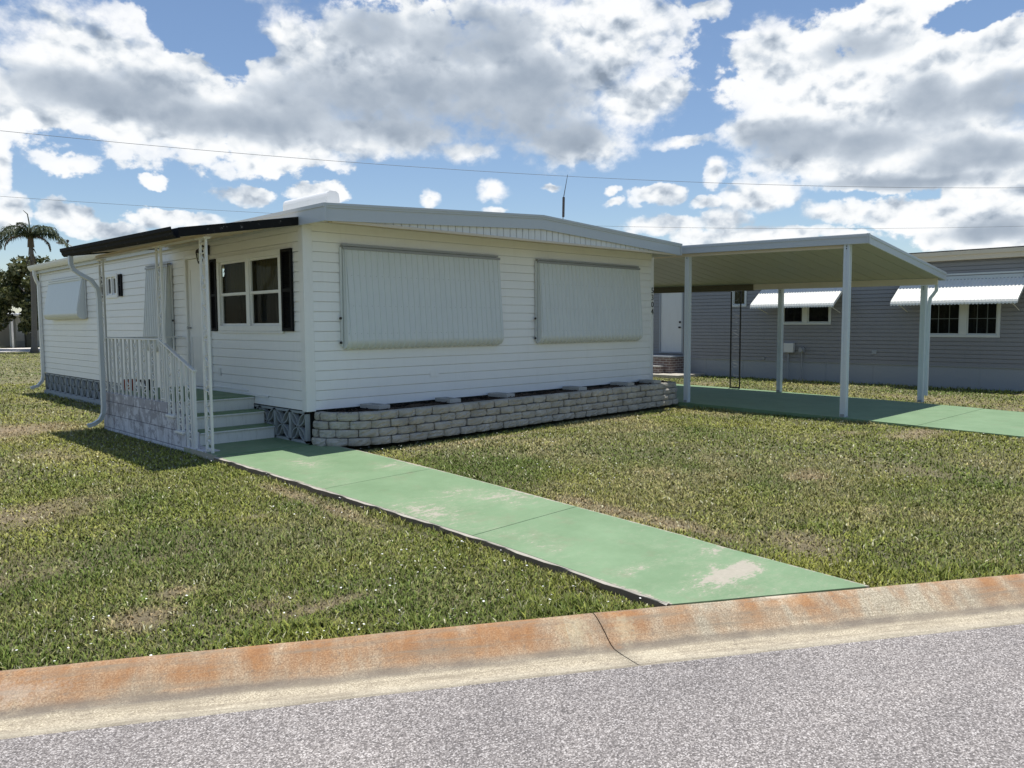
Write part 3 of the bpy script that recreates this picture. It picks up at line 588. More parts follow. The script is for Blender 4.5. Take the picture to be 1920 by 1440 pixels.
def window(parent, X, u0, u1, z0, z1, nrm, along, lights, mat_='white_paint', frame=.05, proud=.03, muntins=0, curt=None, name='window', meet=None):
    """X: plane coordinate origin vector; builds window with frame parts. lights = list of (ua,ub) sashes"""
    o = Vector(X); u = Vector(along); n_ = Vector(nrm)
    def B(mb, a, b, c, d, p, q):  # u-range, z-range, outward range
        vs = [o+u*uu+n_*pp+Vector((0, 0, zz)) for pp in (p, q) for uu, zz in ((a, c), (b, c), (b, d), (a, d))]
        mb.add(vs, [(0,1,2,3),(7,6,5,4),(0,4,5,1),(1,5,6,2),(2,6,7,3),(3,7,4,0)])
    mb = MB(); fr = frame
    B(mb, u0-fr, u1+fr, z0-fr, z0, -.03, proud); B(mb, u0-fr, u1+fr, z1, z1+fr, -.03, proud); B(mb, u0-fr, u0, z0, z1, -.03, proud); B(mb, u1, u1+fr, z0, z1, -.03, proud)
    for (a, b), (c, d) in zip(lights[:-1], lights[1:]): B(mb, b, c, z0, z1, -.03, proud-.004)
    w = mb.build(name, mat_, parent, bevel=.003)
    zm = (z0+z1)/2 if meet is None else meet
    for (a, b) in lights:
        s_ = MB(); t = .032
        if meet != 'none':
            for (c, d, off) in ((z0, zm+.012, .0), (zm-.012, z1, .012)):
                B(s_, a, a+t, c, d, off-.022, off); B(s_, b-t, b, c, d, off-.022, off); B(s_, a+t, b-t, c, c+t, off-.022, off); B(s_, a+t, b-t, d-t, d, off-.022, off)
        else:
            B(s_, a, a+t, z0, z1, -.02, .0); B(s_, b-t, b, z0, z1, -.02, 0); B(s_, a+t, b-t, z0, z0+t, -.02, 0); B(s_, a+t, b-t, z1-t, z1, -.02, 0)
        sash = s_.build('sash', mat_, w)
        if muntins:
            s_ = MB()
            for q in range(1, muntins): B(s_, a+(b-a)*q/muntins-.006, a+(b-a)*q/muntins+.006, z0+t, z1-t, -.020, -.0145)
            B(s_, a+t, b-t, (z0+z1)/2-.006, (z0+z1)/2+.006, -.021, -.0142); s_.build('muntin', 'skirting_grey', w)
        g = MB(); g.add([o+u*uu+n_*-.014+Vector((0, 0, zz)) for uu, zz in ((a+.01, z0+.01), (b-.01, z0+.01), (b-.01, z1-.01), (a+.01, z1-.01))], [(0, 1, 2, 3)]); g.build('pane', 'glass', w)
    if curt:
        ca, cb, zc0, zc1, dd = curt; P = []
        for zz in (zc0, zc1): P.append([o+u*uu+n_*(-dd+.012*math.sin(uu*52+2*math.sin(uu*9)))+Vector((0, 0, zz)) for uu in np.linspace(ca, cb, 160)])
        MB().grid(P).build('curtain', 'curtain', w)
    return w
w1 = window(home, (0, 0, 0), WIN[0], WIN[1], WIN[2], WIN[3], (-1, 0, 0), (0, 1, 0), [(WIN[0], 1.475), (1.575, WIN[1])], frame=.075, proud=.035, curt=(.5, 2.55, 1.98, 2.55, .10), meet=1.985)
mb = MB(); mb.box(-.038, -.012, .53, 2.52, 1.425, 1.453); mb.build('sill', 'white_paint', w1)
MB().box(.5, .52, .3, 2.9, 1.3, 2.6).build('room_wall', 'room_dark', w1)
def shutter(y0, y1, z0, z1):
    mb = MB(); x0, x1 = -.045, -.014; t = .04 if y1-y0 > .2 else .025
    mb.box(x0, x1, y0, y0+t, z0, z1); mb.box(x0, x1, y1-t, y1, z0, z1); mb.box(x0+.001, x1, y0+t, y1-t, z0, z0+t); mb.box(x0+.001, x1, y0+t, y1-t, z1-t, z1)
    zm = (z0+z1)/2; mb.box(x0+.001, x1, y0+t, y1-t, zm-t/2, zm+t/2); z = z0+t+.008
    while z < z1-t-.02:
        if abs(z-zm) > t/2+.01: mb.add([(x0+.006, y0+t, z), (x0+.006, y1-t, z), (x1-.004, y1-t, z+.022), (x1-.004, y0+t, z+.022)], [(0, 1, 2, 3)])
        z += .025
    mb.box(x1-.003, x1, y0+t, y1-t, z0+t, z1-t); return mb.build('shutter', 'shutter_black', home)
shutter(.255, .53, 1.455, 2.52); shutter(2.515, 2.73, 1.45, 2.52); shutter(6.645, 6.80, 2.09, 2.50); shutter(7.66, 7.82, 2.09, 2.50)
w2 = window(home, (0, 0, 0), SW[0], SW[1], SW[2], SW[3], (-1, 0, 0), (0, 1, 0), [(SW[0], 7.22), (7.27, SW[1])], frame=.06, meet='none', curt=(6.98, 7.22, 2.13, 2.47, .05))
MB().box(.3, .32, 6.8, 7.7, 2, 2.6).build('room_wall', 'room_dark', w2)
# door
mb = MB(); y0, y1, z0, z1 = DOOR; t = .06
mb.box(-.032, .03, y0-t, y0, z0, z1+t); mb.box(-.032, .03, y1, y1+t, z0, z1+t); mb.box(-.030, .03, y0, y1, z1, z1+t); mb.box(-.06, .03, y0-t, y1+t, z0-.03, z0+.005); fr = mb.build('door_frame', 'white_paint', home, bevel=.003)
dr = MB().box(.0, .025, y0+.004, y1-.004, z0+.01, z1-.004).build('door', 'white_paint', home, bevel=.003)
mb = MB()
for (a, b, c, d) in ((y0+.1, y1-.1, z0+.15, z0+.8), (y0+.1, y1-.1, z0+.95, z1-.15)):
    mb.box(-.006, -.0005, a, b, c, c+.02); mb.box(-.006, -.0005, a, b, d-.02, d); mb.box(-.006, -.0005, a, a+.02, c+.02, d-.02); mb.box(-.006, -.0005, b-.02, b, c+.02, d-.02)
mb.build('door_moulding', 'white_paint', dr)
mb = MB(); mb.tube([(0, 3.585, 1.5), (-.04, 3.585, 1.5), (-.06, 3.585, 1.5)], [.012, .012, .028], 10); mb.build('door_knob', 'steel', dr)
mb = MB()   # white strip at the foot of the side wall by the porch floor
mb.box(-.028, -.014, 1.02, 3.9, .545, .57); mb.box(-.030, -.014, 1.62, 3.9, .60, .615); mb.build('base_trim', 'white_paint', home)
# wall lantern
mb = MB(); mb.box(-.035, -.014, 2.76, 2.84, 2.60, 2.74); mb.tube([(-.03, 2.80, 2.70), (-.10, 2.80, 2.73), (-.15, 2.80, 2.68)], .012, 8)
mb.tube([(-.15, 2.80, 2.69), (-.15, 2.80, 2.66), (-.15, 2.80, 2.62)], [.015, .055, .065], 8); mb.tube([(-.15, 2.8, 2.50), (-.15, 2.8, 2.47), (-.15, 2.8, 2.45)], [.04, .035, .01], 8)
for k in range(6): a = k*math.pi/3; mb.tube([(-.15+.06*math.cos(a), 2.8+.06*math.sin(a), 2.62), (-.15+.038*math.cos(a), 2.8+.038*math.sin(a), 2.50)], .005, 5)
ln = mb.build('lantern', 'dark_metal', home); MB().tube([(-.15, 2.8, 2.51), (-.15, 2.8, 2.61)], [.033, .054], 10).build('lantern_glass', 'glass', ln)
mb = MB(); mb.box(-.02, -.013, 2.50, 2.58, .78, .90); mb.box(-.024, -.0195, 2.515, 2.53, .79, .89); mb.box(-.024, -.0195, 2.55, 2.565, .79, .89); mb.build('outlet_cover', 'white_paint', home)
# vent on the roof and whip antenna
mb = MB(); P = []
for y in (.28, 1.47): P.append([(.52, y, 2.99), (.52, y, 3.24), (.535, y, 3.29), (.57, y, 3.315), (.66, y, 3.315), (.70, y, 3.29), (.715, y, 3.22), (.715, y, 2.99)])
P[0] = [(a, b+.0, c) for a, b, c in P[0]]; mb.grid(P); mb.add(P[0], [tuple(range(8))]); mb.add(P[1], [tuple(range(8))]); mb.build('roof_vent', 'white_paint', home, bevel=.02)
mb = MB(); mb.tube([(5.5, .6, 3.05), (5.5, .59, 3.45), (5.5, .585, 3.52)], .007, 6); mb.tube([(5.5, .585, 3.43), (5.5, .575, 3.78)], .022, 8); mb.tube([(5.5, .575, 3.78), (5.5, .48, 4.16)], [.008, .004], 6); mb.build('antenna', 'dark_metal', home)
# house number on the corner trim
import bmesh as _bm
def digits(txt, x, y, ztop, h, rot, parent):
    for i, ch in enumerate(txt):
        cu = bpy.data.curves.new('digit', 'FONT'); cu.body = ch; cu.size = h*1.38; cu.extrude = .003; cu.align_x = 'CENTER'
        to = bpy.data.objects.new('t', cu); COL.objects.link(to); dg = bpy.context.evaluated_depsgraph_get(); me = bpy.data.meshes.new_from_object(to.evaluated_get(dg))
        bpy.data.objects.remove(to); bpy.data.curves.remove(cu); me.materials.clear(); me.materials.append(mt('number_black'))
        o = bpy.data.objects.new('house_number', me); COL.objects.link(o); o.parent = parent; o.location = (x, y, ztop-(i+1)*h*1.19); o.rotation_euler = rot
digits('5304', HW-.028, -.0215, 2.235, .112, (math.pi/2, 0, 0), home)
# little hatch plates and a service plate on the front wall
MB().box(1.98, 2.14, -.016, -.0135, .775, .87).build('patch_plate', 'white_siding', home)

def clam(name, parent, org, ud, nd_, w, ztop, zbot, top_out, bot_out, ribs=True, mat_='awning_metal', rib_w=.097, rad_=None):
    """closed metal awning: a ribbed panel that leans out and curls back to the wall at its foot"""
    o = Vector(org); u = Vector(ud); n_ = Vector(nd_); prof_ = []; R_ = rad_ or bot_out*.9; zc = zbot+R_
    for t in np.linspace(0, 1, 7): prof_.append((top_out+(bot_out-top_out)*t, ztop-(ztop-zc)*t))
    for a in np.linspace(0, math.pi/2, 9)[1:]: prof_.append((bot_out-R_*(1-math.cos(a))*1.0, zc-R_*math.sin(a)))
    prof_.append((.01, zbot+.012)); nribs = int(round(w/rib_w)); us = []
    if ribs:
        for i in range(nribs):
            a = w*i/nribs; q = w/nribs
            us += [(a, 0), (a+q*.42, 0), (a+q*.5, .012), (a+q*.62, .012), (a+q*.70, 0)]
        us.append((w, 0))
    else: us = [(w*i/6, 0) for i in range(7)]
    P = []
    for i, (d, z) in enumerate(prof_):
        d2 = prof_[min(i+1, len(prof_)-1)]; d1 = prof_[max(i-1, 0)]; tx, tz = d2[0]-d1[0], d2[1]-d1[1]; Ln = math.hypot(tx, tz); nx, nz = -tz/Ln, tx/Ln
        P.append([o+u*a+n_*(d+nx*e_)+Vector((0, 0, z+nz*e_)) for a, e_ in us])
    body = MB().grid(P); nf = len(body.f)
    if ribs:
        for fz in (.30, .63, .93):
            z = ztop-(ztop-zc)*fz; d = top_out+(bot_out-top_out)*fz
            for i in range(nribs): p = o+u*(w*(i+.2)/nribs)+n_*(d+.002)+Vector((0, 0, z)); body.add([p+u*.006, p+Vector((0, 0, .006)), p-u*.006, p-Vector((0, 0, .006)), p+n_*.003], [(0, 1, 4), (1, 2, 4), (2, 3, 4), (3, 0, 4)])
    root = body.build(name, mat_, parent)
    if ribs:
        root.data.materials.append(mt('steel')); root.data.polygons.foreach_set('material_index', [0 if i < nf else 1 for i in range(len(root.data.polygons))])
    for a in (0, w):
        side = [o+u*a+n_*d+Vector((0, 0, z)) for d, z in prof_]+[o+u*a+n_*.012+Vector((0, 0, zbot+.01)), o+u*a+n_*.012+Vector((0, 0, ztop))]
        MB().add(side, [tuple(range(len(side)))]).build('side_panel', mat_, root)
    mb = MB(); mb.bar(o+u*(-.02)+n_*(top_out*.6+.02)+Vector((0, 0, ztop+.025)), o+u*(w-.05)+n_*(top_out*.6+.02)+Vector((0, 0, ztop+.025)), .05, .022)
    mb.bar(o+u*(0)+n_*(top_out+.012)+Vector((0, 0, ztop-.01)), o+u*(w)+n_*(top_out+.012)+Vector((0, 0, ztop-.01)), .02, .035); mb.build('head_rail', 'steel' if ribs else mat_, root)
    mb = MB(); e0 = -.02; mb.bar(o+u*e0+n_*.02+Vector((0, 0, ztop)), o+u*e0+n_*.02+Vector((0, 0, zbot+.03)), .022, .022); mb.bar(o+u*(.03)+n_*(top_out+.02)+Vector((0, 0, ztop-.03)), o+u*(-.005)+n_*(bot_out+.005)+Vector((0, 0, zc+.05)), .018, .012); mb.build('side_arm', mat_, root)
    if ribs:
        for z in (1.62, 1.30): p = o+u*(-.045)+n_*.02+Vector((0, 0, z)); MB().tube([p, p+n_*.02], .017, 8).build('latch', 'dark_metal', root)
    return root
clam('window_awning', home, (.535, -.013, 0), (1, 0, 0), (0, -1, 0), 2.80, 2.545, 1.215, .035, .13)
clam('window_awning', home, (4.18, -.013, 0), (1, 0, 0), (0, -1, 0), 2.72, 2.545, 1.215, .035, .13)
clam('window_awning', home, (-.013, 8.85, 0), (0, 1, 0), (-1, 0, 0), 2.55, 2.52, 1.68, .05, .19, ribs=False, rad_=.12)
clam('window_awning', home, (-.013, 4.26, 0), (0, 1, 0), (-1, 0, 0), 1.02, 2.53, 1.10, .05, .15, rib_w=.085)

# ================================================================= covered porch
porch = thing('covered_porch', 'raised green-floored porch with white scrollwork posts and a black-edged shed roof', 'porch')
PX = -1.2
mb = MB(); mb.box(PX-.02, PX+.16, 1.44, 4.02, -.08, .535); mb.box(PX-.02, PX+.16, 1.14, 1.44, -.08, .36); mb.box(PX-.02, PX+.16, .87, 1.14, -.08, .185); mb.box(PX-.02, PX+.16, .27, .87, -.08, .022)
mb.box(PX+.16, -.03, 3.86, 4.02, -.08, .49); mb.build('block_base', 'porch_masonry', porch, bevel=.006)
mb = MB(); mb.box(PX+.162, -.015, 1.46, 3.98, .50, .548); mb.box(PX+.1, PX+.162, 1.46, 3.98, .536, .5475); mb.build('porch_floor', 'green_slab', porch)
def stp(y0, y1, z0, z1):
    s_ = MB().box(PX+.162, -.018, y0, y1, z0, z1-.035).build('step', 'old_white_paint', porch)
    MB().box(PX+.162, -.018, y0-.028, y1, z1-.034, z1-.012).build('nosing', 'old_white_paint', s_, bevel=.008)
    MB().box(PX+.162, -.018, y0-.022, y1, z1-.011, z1).build('tread', 'green_slab', s_)
stp(1.45, 1.75, .02, .548-.0005 if False else .545); stp(1.15, 1.449, .0, .365); stp(.87, 1.149, .0, .185)
for (ya, z) in ((1.42, .385), (1.12, .20)): MB().box(PX-.05, PX+.02, ya-.25, ya+.02, z-.03, z+.005).build('nosing_end', 'old_white_paint', porch, bevel=.008)
# scroll posts
def scroll(mb, c, h, w, flip, plane='y', r=.0095):
    """an S scroll of thin bar, centre c, height h"""
    pts = []
    for s_ in np.linspace(-1, 1, 33):
        a = s_*math.pi*1.55; rr = w*.5*(1-abs(s_)*.55); y_ = math.sin(a*1.0)*rr*flip; z_ = s_*h/2*(1-.28*abs(s_))+.10*h*math.sin(a*1.3)*abs(s_)
        pts.append((y_, z_))
    mb.tube([(c[0], c[1]+y_, c[2]+z_) if plane == 'y' else (c[0]+y_, c[1], c[2]+z_) for y_, z_ in pts], r, 5)
def leafy(mb, c, plane, s_=1):
    for k in (-1, 1):
        q = [(0, 0), (.03*k, .02), (.045*k, .06), (.02*k, .075)]
        mb.tube([(c[0], c[1]+a*s_, c[2]+b*s_) if plane == 'y' else (c[0]+a*s_, c[1], c[2]+b*s_) for a, b in q], [.006, .011, .008, .004], 5)
def scrollpost(parent, x, ya, yb, z0, z1, mat_='old_white_paint', bar=.028, name='post', scr='scrollwork', dens=.30):
    mb = MB(); mb.box(x-bar/2, x+bar/2, ya, ya+bar, z0, z1); mb.box(x-bar/2, x+bar/2, yb-bar, yb, z0, z1); mb.box(x-.04, x+.04, ya-.03, yb+.03, z1, z1+.02); mb.box(x-.012, x+.012, ya+bar, yb-bar, z0+.03, z0+.05); mb.box(x-.012, x+.012, ya+bar, yb-bar, z1-.06, z1-.04)
    p = mb.build(name, mat_, parent, bevel=.003); mb = MB(); yc = (ya+yb)/2; z = z0+.05; w = (yb-ya)-2*bar; i = 0
    while z < z1-.2:
        scroll(mb, (x, yc, z+dens/2), dens, w, 1 if i % 2 else -1); 
        if i % 2 == 0: leafy(mb, (x, yc, z+dens*.4), 'y')
        z += dens; i += 1
    mb.build(scr, mat_, p, smooth=True); return p
scrollpost(porch, PX-.0, .10, .285, .02, 2.545); scrollpost(porch, PX, 1.49, 1.675, .535, 2.545); scrollpost(porch, PX, 3.80, 3.985, .535, 2.515)
# railing
zr = 1.355
mb = MB(); mb.bar((PX, 1.66, zr), (PX, 3.80, zr), .045, .022); mb.bar((PX, 1.67, zr), (PX, .60, .99), .045, .022); mb.bar((PX, .60, .985), (PX, .55, .985), .045, .022)
mb.bar((PX, 3.9, zr), (-.03, 3.9, zr), .045, .022); rl = mb.build('handrail', 'old_white_paint', porch, bevel=.003)
mb = MB(); mb.bar((PX, .60, .02), (PX, .60, .985), .035, .035); mb.build('newel', 'old_white_paint', porch)
ys = list(np.arange(3.66, 1.74, -.165)); nb = 0
for y in ys:
    MB().box(PX-.013, PX+.013, y-.013, y+.013, .535, zr-.008).build('baluster', 'old_white_paint', porch)
for y in np.arange(1.56, .68, -.145):
    zt = zr-(1.67-y)*(zr-.99)/1.07; zb = .36 if y > 1.14 else .185 if y > .87 else .02
    MB().box(PX-.013, PX+.013, y-.013, y+.013, zb+.0, zt-.008).build('baluster', 'old_white_paint', porch)
for i in range(0, 11, 2):
    y = 3.66-.165*i-.0825; mb = MB()
    for zc in (.66, .86, 1.06, 1.24): scroll(mb, (PX, y, zc), .2, .12, 1 if i % 4 else -1, r=.009)
    leafy(mb, (PX, y, 1.22), 'y', .7); leafy(mb, (PX, y, .80), 'y', .7)
    mb.build('scrollwork', 'old_white_paint', porch, smooth=True)
for y in (1.3425, 1.0525, .7625):
    mb = MB(); zb = .40 if y > 1.14 else .22 if y > .87 else .06
    for k in range(4): scroll(mb, (PX, y, zb+.11+k*.2), .2, .10, 1 if k % 2 else -1, r=.009)
    mb.build('scrollwork', 'old_white_paint', porch, smooth=True)
for x in np.arange(PX+.12, -.05, .115): MB().box(x-.010, x+.010, 3.89, 3.91, .545, zr-.008).build('baluster', 'old_white_paint', porch)
# shed roof in metal pans
KX, KY, KY2 = -1.55, -.02, 4.24
def pz(x, y):  # underside plane: high at the wall, falling to the outer edge
    zo = 2.55+(y-KY)*.0135; zi = 2.80+(y)*.004; t = (x-XL)/(KX-XL); return zi+(zo-zi)*t
mb = MB(); P = []; ysr = []
y = KY
while y < KY2-.01:
    ysr += [(y, 0), (y+.025, 0), (y+.035, .05), (y+.27, .05), (y+.28, 0)]; y += .305
ysr = [(min(a, KY2), b) for a, b in ysr]+[(KY2, 0)]
mb.grid([[(x, a, pz(x, a)+b) for a, b in ysr] for x in np.linspace(XL-.03, KX, 6)]); mb.grid([[(x, a, pz(x, a)+.065) for a in (KY, KY2)] for x in (XL-.03, KX)]); mb.build('porch_roof', 'cream_underside', porch)
mb = MB()
def edge(mb, a, b, h0, h1, th=.02):
    (x0, y0), (x1, y1) = a, b; d = Vector((x1-x0, y1-y0)).normalized(); n_ = Vector((d.y, -d.x))*th
    A = [(x0, y0, pz(x0, y0)+h0), (x1, y1, pz(x1, y1)+h0), (x1, y1, pz(x1, y1)+h1), (x0, y0, pz(x0, y0)+h1)]
    B = [(x+n_.x, y+n_.y, z) for x, y, z in A]; mb.add(A+B, [(0,1,2,3),(7,6,5,4),(0,4,5,1),(1,5,6,2),(2,6,7,3),(3,7,4,0)])
edge(mb, (XL-.025, KY-.001), (KX-.02, KY-.001), -.02, .085, -.022); mb.build('roof_edge', 'black_fascia', porch); mb = MB(); edge(mb, (KX, KY2+.001), (XL-.13, KY2+.001), -.02, .085, -.02); mb.build('roof_edge', 'black_fascia', porch)
gp = [(0, .085), (0, -.02), (-.05, -.025), (-.072, .0), (-.078, .03), (-.095, .05), (-.10, .082), (-.108, .085), (-.106, .045), (-.088, .025), (-.082, -.005), (-.055, -.036), (0, -.031)]
mb = MB(); P = [[(KX-.001+a, y, pz(KX, y)+z) for a, z in gp] for y in np.linspace(KY-.02, KY2+.02, 6)]; mb.grid(P); mb.add(P[0], [tuple(range(len(gp)))]); mb.add(P[-1], [tuple(range(len(gp)))]); mb.build('gutter', 'black_fascia', porch)
mb = MB(); mb.box(PX-.035, PX+.035, .06, 4.03, 2.566, 2.60); mb.box(PX-.05, PX+.05, .04, 4.06, 2.56, 2.566); mb.build('beam', 'cream_underside', porch)
mb = MB(); xg = KX-.05; yd = 3.95
mb.sweep_rect([(xg, yd, 2.57), (xg, yd, 2.45), (xg+.03, yd-.01, 2.37), (xg+.12, yd-.08, 2.29), (xg+.22, yd-.15, 2.22), (xg+.285, yd-.20, 2.10), (xg+.30, yd-.21, 1.95), (xg+.30, yd-.21, .34), (xg+.295, yd-.20, .22), (xg+.26, yd-.15, .12), (xg+.20, yd-.07, .06), (xg+.13, yd, .03)], .075, .055, (0, 1, 0)); mb.build('downspout', 'post_paint', porch)
# pots on the porch floor
def pot(name, x, y, z, r, h, mat_, label):
    mb = MB(); mb.tube([(x, y, z), (x, y, z+h*.8), (x, y, z+h*.8), (x, y, z+h), (x, y, z+h), (x, y, z+h*.85)], [r*.68, r*.92, r*1.05, r*1.05, r*.9, r*.85], 16); o = mb.build(name, mat_, smooth=False)
    return tag(o, label, 'plant pot')
pot('flower_pot', -.93, 3.70, .548, .10, .17, 'terracotta', 'empty red clay flower pot on the porch floor behind the railing')
pot('flower_pot', -.70, 3.62, .548, .095, .16, 'black_pot', 'black plastic flower pot on the porch floor beside the red one')

# ================================================================= retaining wall of split blocks
rw = thing('retaining_wall', 'low curved retaining wall of split grey stone blocks along the white home', 'retaining wall')
path_pts = [(.03, -.03), (.06, -.22), (.20, -.42), (.42, -.58), (.72, -.67), (1.4, -.69), (4, -.62), (7.35, -.50), (7.56, -.46), (7.68, -.36), (7.72, -.16)]
def arc(pts, step=.01):
    P = [Vector(p) for p in pts]; out = []
    for i in range(len(P)-1):   # catmull-rom
        p0 = P[max(i-1, 0)]; p1 = P[i]; p2 = P[i+1]; p3 = P[min(i+2, len(P)-1)]; n_ = max(3, int((p2-p1).length/.03))
        for k in range(n_):
            t = k/n_; m1 = (p2-p0)*.5*min(1, (p2-p1).length/max(.01, (p2-p0).length)*1.6); m2 = (p3-p1)*.5*min(1, (p2-p1).length/max(.01, (p3-p1).length)*1.6)
            out.append(p1*(2*t**3-3*t**2+1)+m1*(t**3-2*t**2+t)+p2*(-2*t**3+3*t**2)+m2*(t**3-t**2))
    out.append(P[-1]); return out
AP = arc(path_pts); cum = [0]
for a, b in zip(AP[:-1], AP[1:]): cum.append(cum[-1]+(b-a).length)
def at_s(s_):
    s_ = min(max(s_, 0), cum[-1]-1e-4); i = int(np.searchsorted(cum, s_, 'right'))-1; t = (s_-cum[i])/(cum[i+1]-cum[i]); p = AP[i].lerp(AP[i+1], t); d = (AP[i+1]-AP[i]).normalized(); return p, d
mb = MB(); rr = random.Random(4)
for c in range(4):
    s_ = -.02 if c % 2 == 0 else -.16; z0 = c*.106; 
    while s_ < cum[-1]-.03:
        w = .285+rr.uniform(-.02, .02); a, b = max(0, s_+.004), min(cum[-1], s_+w-.006)
        if b-a > .05:
            setb = .012*c+rr.uniform(-.016, .014); n_ = 7; rows = []; h = .099
            for iz in range(5):
                tz = iz/4; row = []
                for ix in range(n_):
                    tx = ix/(n_-1); p, d = at_s(a+(b-a)*tx); nn = Vector((d.y, -d.x)) 
                    ex = min(tx, 1-tx)*(b-a); bulge = -.026*max(0, 1-ex/.05)**1.8-.011*(abs(tz-.5)*2)**4+rr.uniform(-.009, .009)
                    q = p+nn*(-setb+bulge+.012); row.append((q.x, q.y, z0+.004+(h-.003)*tz+(rr.uniform(-.003, .003) if 0 < iz < 4 else 0)-.003*max(0, 1-ex/.03)*(1 if iz == 4 else -1 if iz == 0 else 0)))
                rows.append(row)
            mb.grid(rows)
            top = rows[-1]; back = []
            for ix in range(n_): p, d = at_s(a+(b-a)*ix/(n_-1)); nn = Vector((d.y, -d.x)); q = p-nn*.17; back.append((q.x, q.y, z0+.101))
            mb.grid([top, back]); mb.grid([rows[0], [(x, y, z0+.001) for x, y, z in back]])
            for e_ in (0, n_-1):
                mb.add([r[e_] for r in rows]+[back[e_], (back[e_][0], back[e_][1], z0+.001)], [(0, 1, 2, 3, 4, 5, 6)])
        s_ += w
mb.build('stone_courses', 'block_stone', rw)
inner = [at_s(s_)[0]-Vector((at_s(s_)[1].y, -at_s(s_)[1].x))*.15 for s_ in np.linspace(.1, cum[-1]-.1, 60)]
P = [[], [], []]
for q in inner:
    yo = q.y; 
    for k, t in enumerate((0, .5, 1)):
        y = yo+(-.014-yo)*t; P[k].append((q.x, min(y, -.014), .375+rr.uniform(-.02, .03)+(.035 if k == 1 else 0)))
mb = MB().grid(P); 
for _ in range(900):
    x = rr.uniform(.3, 7.4); y = rr.uniform(-.48, -.03); z = .405+rr.uniform(0, .03); a = rr.uniform(0, 6.28); l_ = rr.uniform(.015, .04); mb.bar((x, y, z), (x+l_*math.cos(a), y+l_*math.sin(a), z+rr.uniform(-.01, .02)), .012, .006)
mb.build('mulch', 'mulch', rw)
# loose hollow blocks lying across the bed
BW = [('nearest the porch', .86, -.25, .12, .0), ('second from the porch', 2.08, -.29, -.1, .0), ('third from the porch', 3.15, -.27, .08, 0), ('between the two awnings', 4.85, -.26, -.05, 0), ('under the right awning', 6.15, -.25, .1, 0), ('nearest the carport', 6.95, -.27, -.12, 0)]
def cblock(name):
    mb = MB(); w, l_, h = .19, .39, .055; hw, hl = .055, .13
    O = [(-w/2, -l_/2), (w/2, -l_/2), (w/2, l_/2), (-w/2, l_/2)]; I = [(-hw, -hl), (hw, -hl), (hw, hl), (-hw, hl)]
    vs = [(x, y, z) for z in (0, h) for x, y in O+I]; fs = []
    for i in range(4):
        j = (i+1) % 4; fs += [(i, j, j+8, i+8), (4+i, 12+i, 12+j, 4+j), (8+i, 8+j, 12+j, 12+i), (i, 4+i, 4+j, j)]
    mb.add(vs, fs); mb.add([(x, y, .018) for x, y in I], [(0, 1, 2, 3)]); return mb.build(name, 'cap_concrete', bevel=.006)
first = cblock('concrete_block')
for i, (t, x, y, rz, dz) in enumerate(BW):
    o = first if i == 0 else first.copy()
    if i: COL.objects.link(o)
    o.location = (x, y, .424); o.rotation_euler = (0, 0, rz); tag(o, 'loose hollow concrete block in the mulch bed, '+t, 'concrete block', 'hollow blocks laid across the planting bed')

# ================================================================= carport
cp = thing('carport', 'white metal carport over the green slab, roof sloping away from the white home', 'carport')
def cz(x, y):  # underside
    t = (x-7.62)/(11.18-7.62); hi = 2.775+(y+3.97)*.018; lo = 2.325+(y+3.97)*.008; return hi+(lo-hi)*t
Y0, Y1, XA, XB = -3.95, 5.2, 7.58, 11.18
mb = MB(); pans = []; y = Y0
while y < Y1: pans += [(y, 0), (y+.285, 0), (y+.292, .012), (y+.300, .012)]; y += .305
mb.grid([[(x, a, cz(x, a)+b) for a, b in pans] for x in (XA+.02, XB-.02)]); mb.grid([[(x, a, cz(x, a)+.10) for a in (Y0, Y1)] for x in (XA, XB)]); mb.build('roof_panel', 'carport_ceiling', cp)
def fasc(mb, a, b, h, th=.025):
    (x0, y0), (x1, y1) = a, b; d = Vector((x1-x0, y1-y0)).normalized(); n_ = Vector((d.y, -d.x))
    for (o_, z0, z1) in ((0, -.018, .085), (.010, .085, .122), (.0, .122, .135)):
        A = [(x0+n_.x*o_, y0+n_.y*o_, cz(x0, y0)+z0), (x1+n_.x*o_, y1+n_.y*o_, cz(x1, y1)+z0), (x1+n_.x*o_, y1+n_.y*o_, cz(x1, y1)+z1), (x0+n_.x*o_, y0+n_.y*o_, cz(x0, y0)+z1)]
        B = [(x-n_.x*(th+o_), y-n_.y*(th+o_), z) for x, y, z in A]; mb.add(A+B, [(0,1,2,3),(7,6,5,4),(0,4,5,1),(1,5,6,2),(2,6,7,3),(3,7,4,0)])
mb = MB(); fasc(mb, (XA, Y1), (XA, Y0-.02), 1); mb.build('fascia', 'grey_fascia', cp)
mb = MB(); fasc(mb, (XA-.012, Y0-.003), (XB+.02, Y0-.003), 1); mb.build('fascia', 'grey_fascia', cp)
mb = MB(); fasc(mb, (XB, Y0), (XB, Y1), 1); mb.build('gutter', 'grey_fascia', cp)
mb = MB(); mb.add([(XA+.09+a, y, cz(XA+.1, y)-b) for y in (Y0+.33, Y1-.3) for a, b in ((0, .001), (.06, .001), (.06, .055), (0, .055))], [(0,1,2,3),(7,6,5,4),(0,4,5,1),(1,5,6,2),(2,6,7,3),(3,7,4,0)]); mb.build('beam', 'cream_underside', cp)
xbm = 11.02; mb = MB(); mb.add([(xbm+a, y, cz(xbm, y)-b) for y in (Y0+.1, -.08) for a, b in ((0, .001), (.06, .001), (.06, .12), (0, .12))], [(0,1,2,3),(7,6,5,4),(0,4,5,1),(1,5,6,2),(2,6,7,3),(3,7,4,0)]); mb.build('beam', 'cream_underside', cp)
mb = MB()
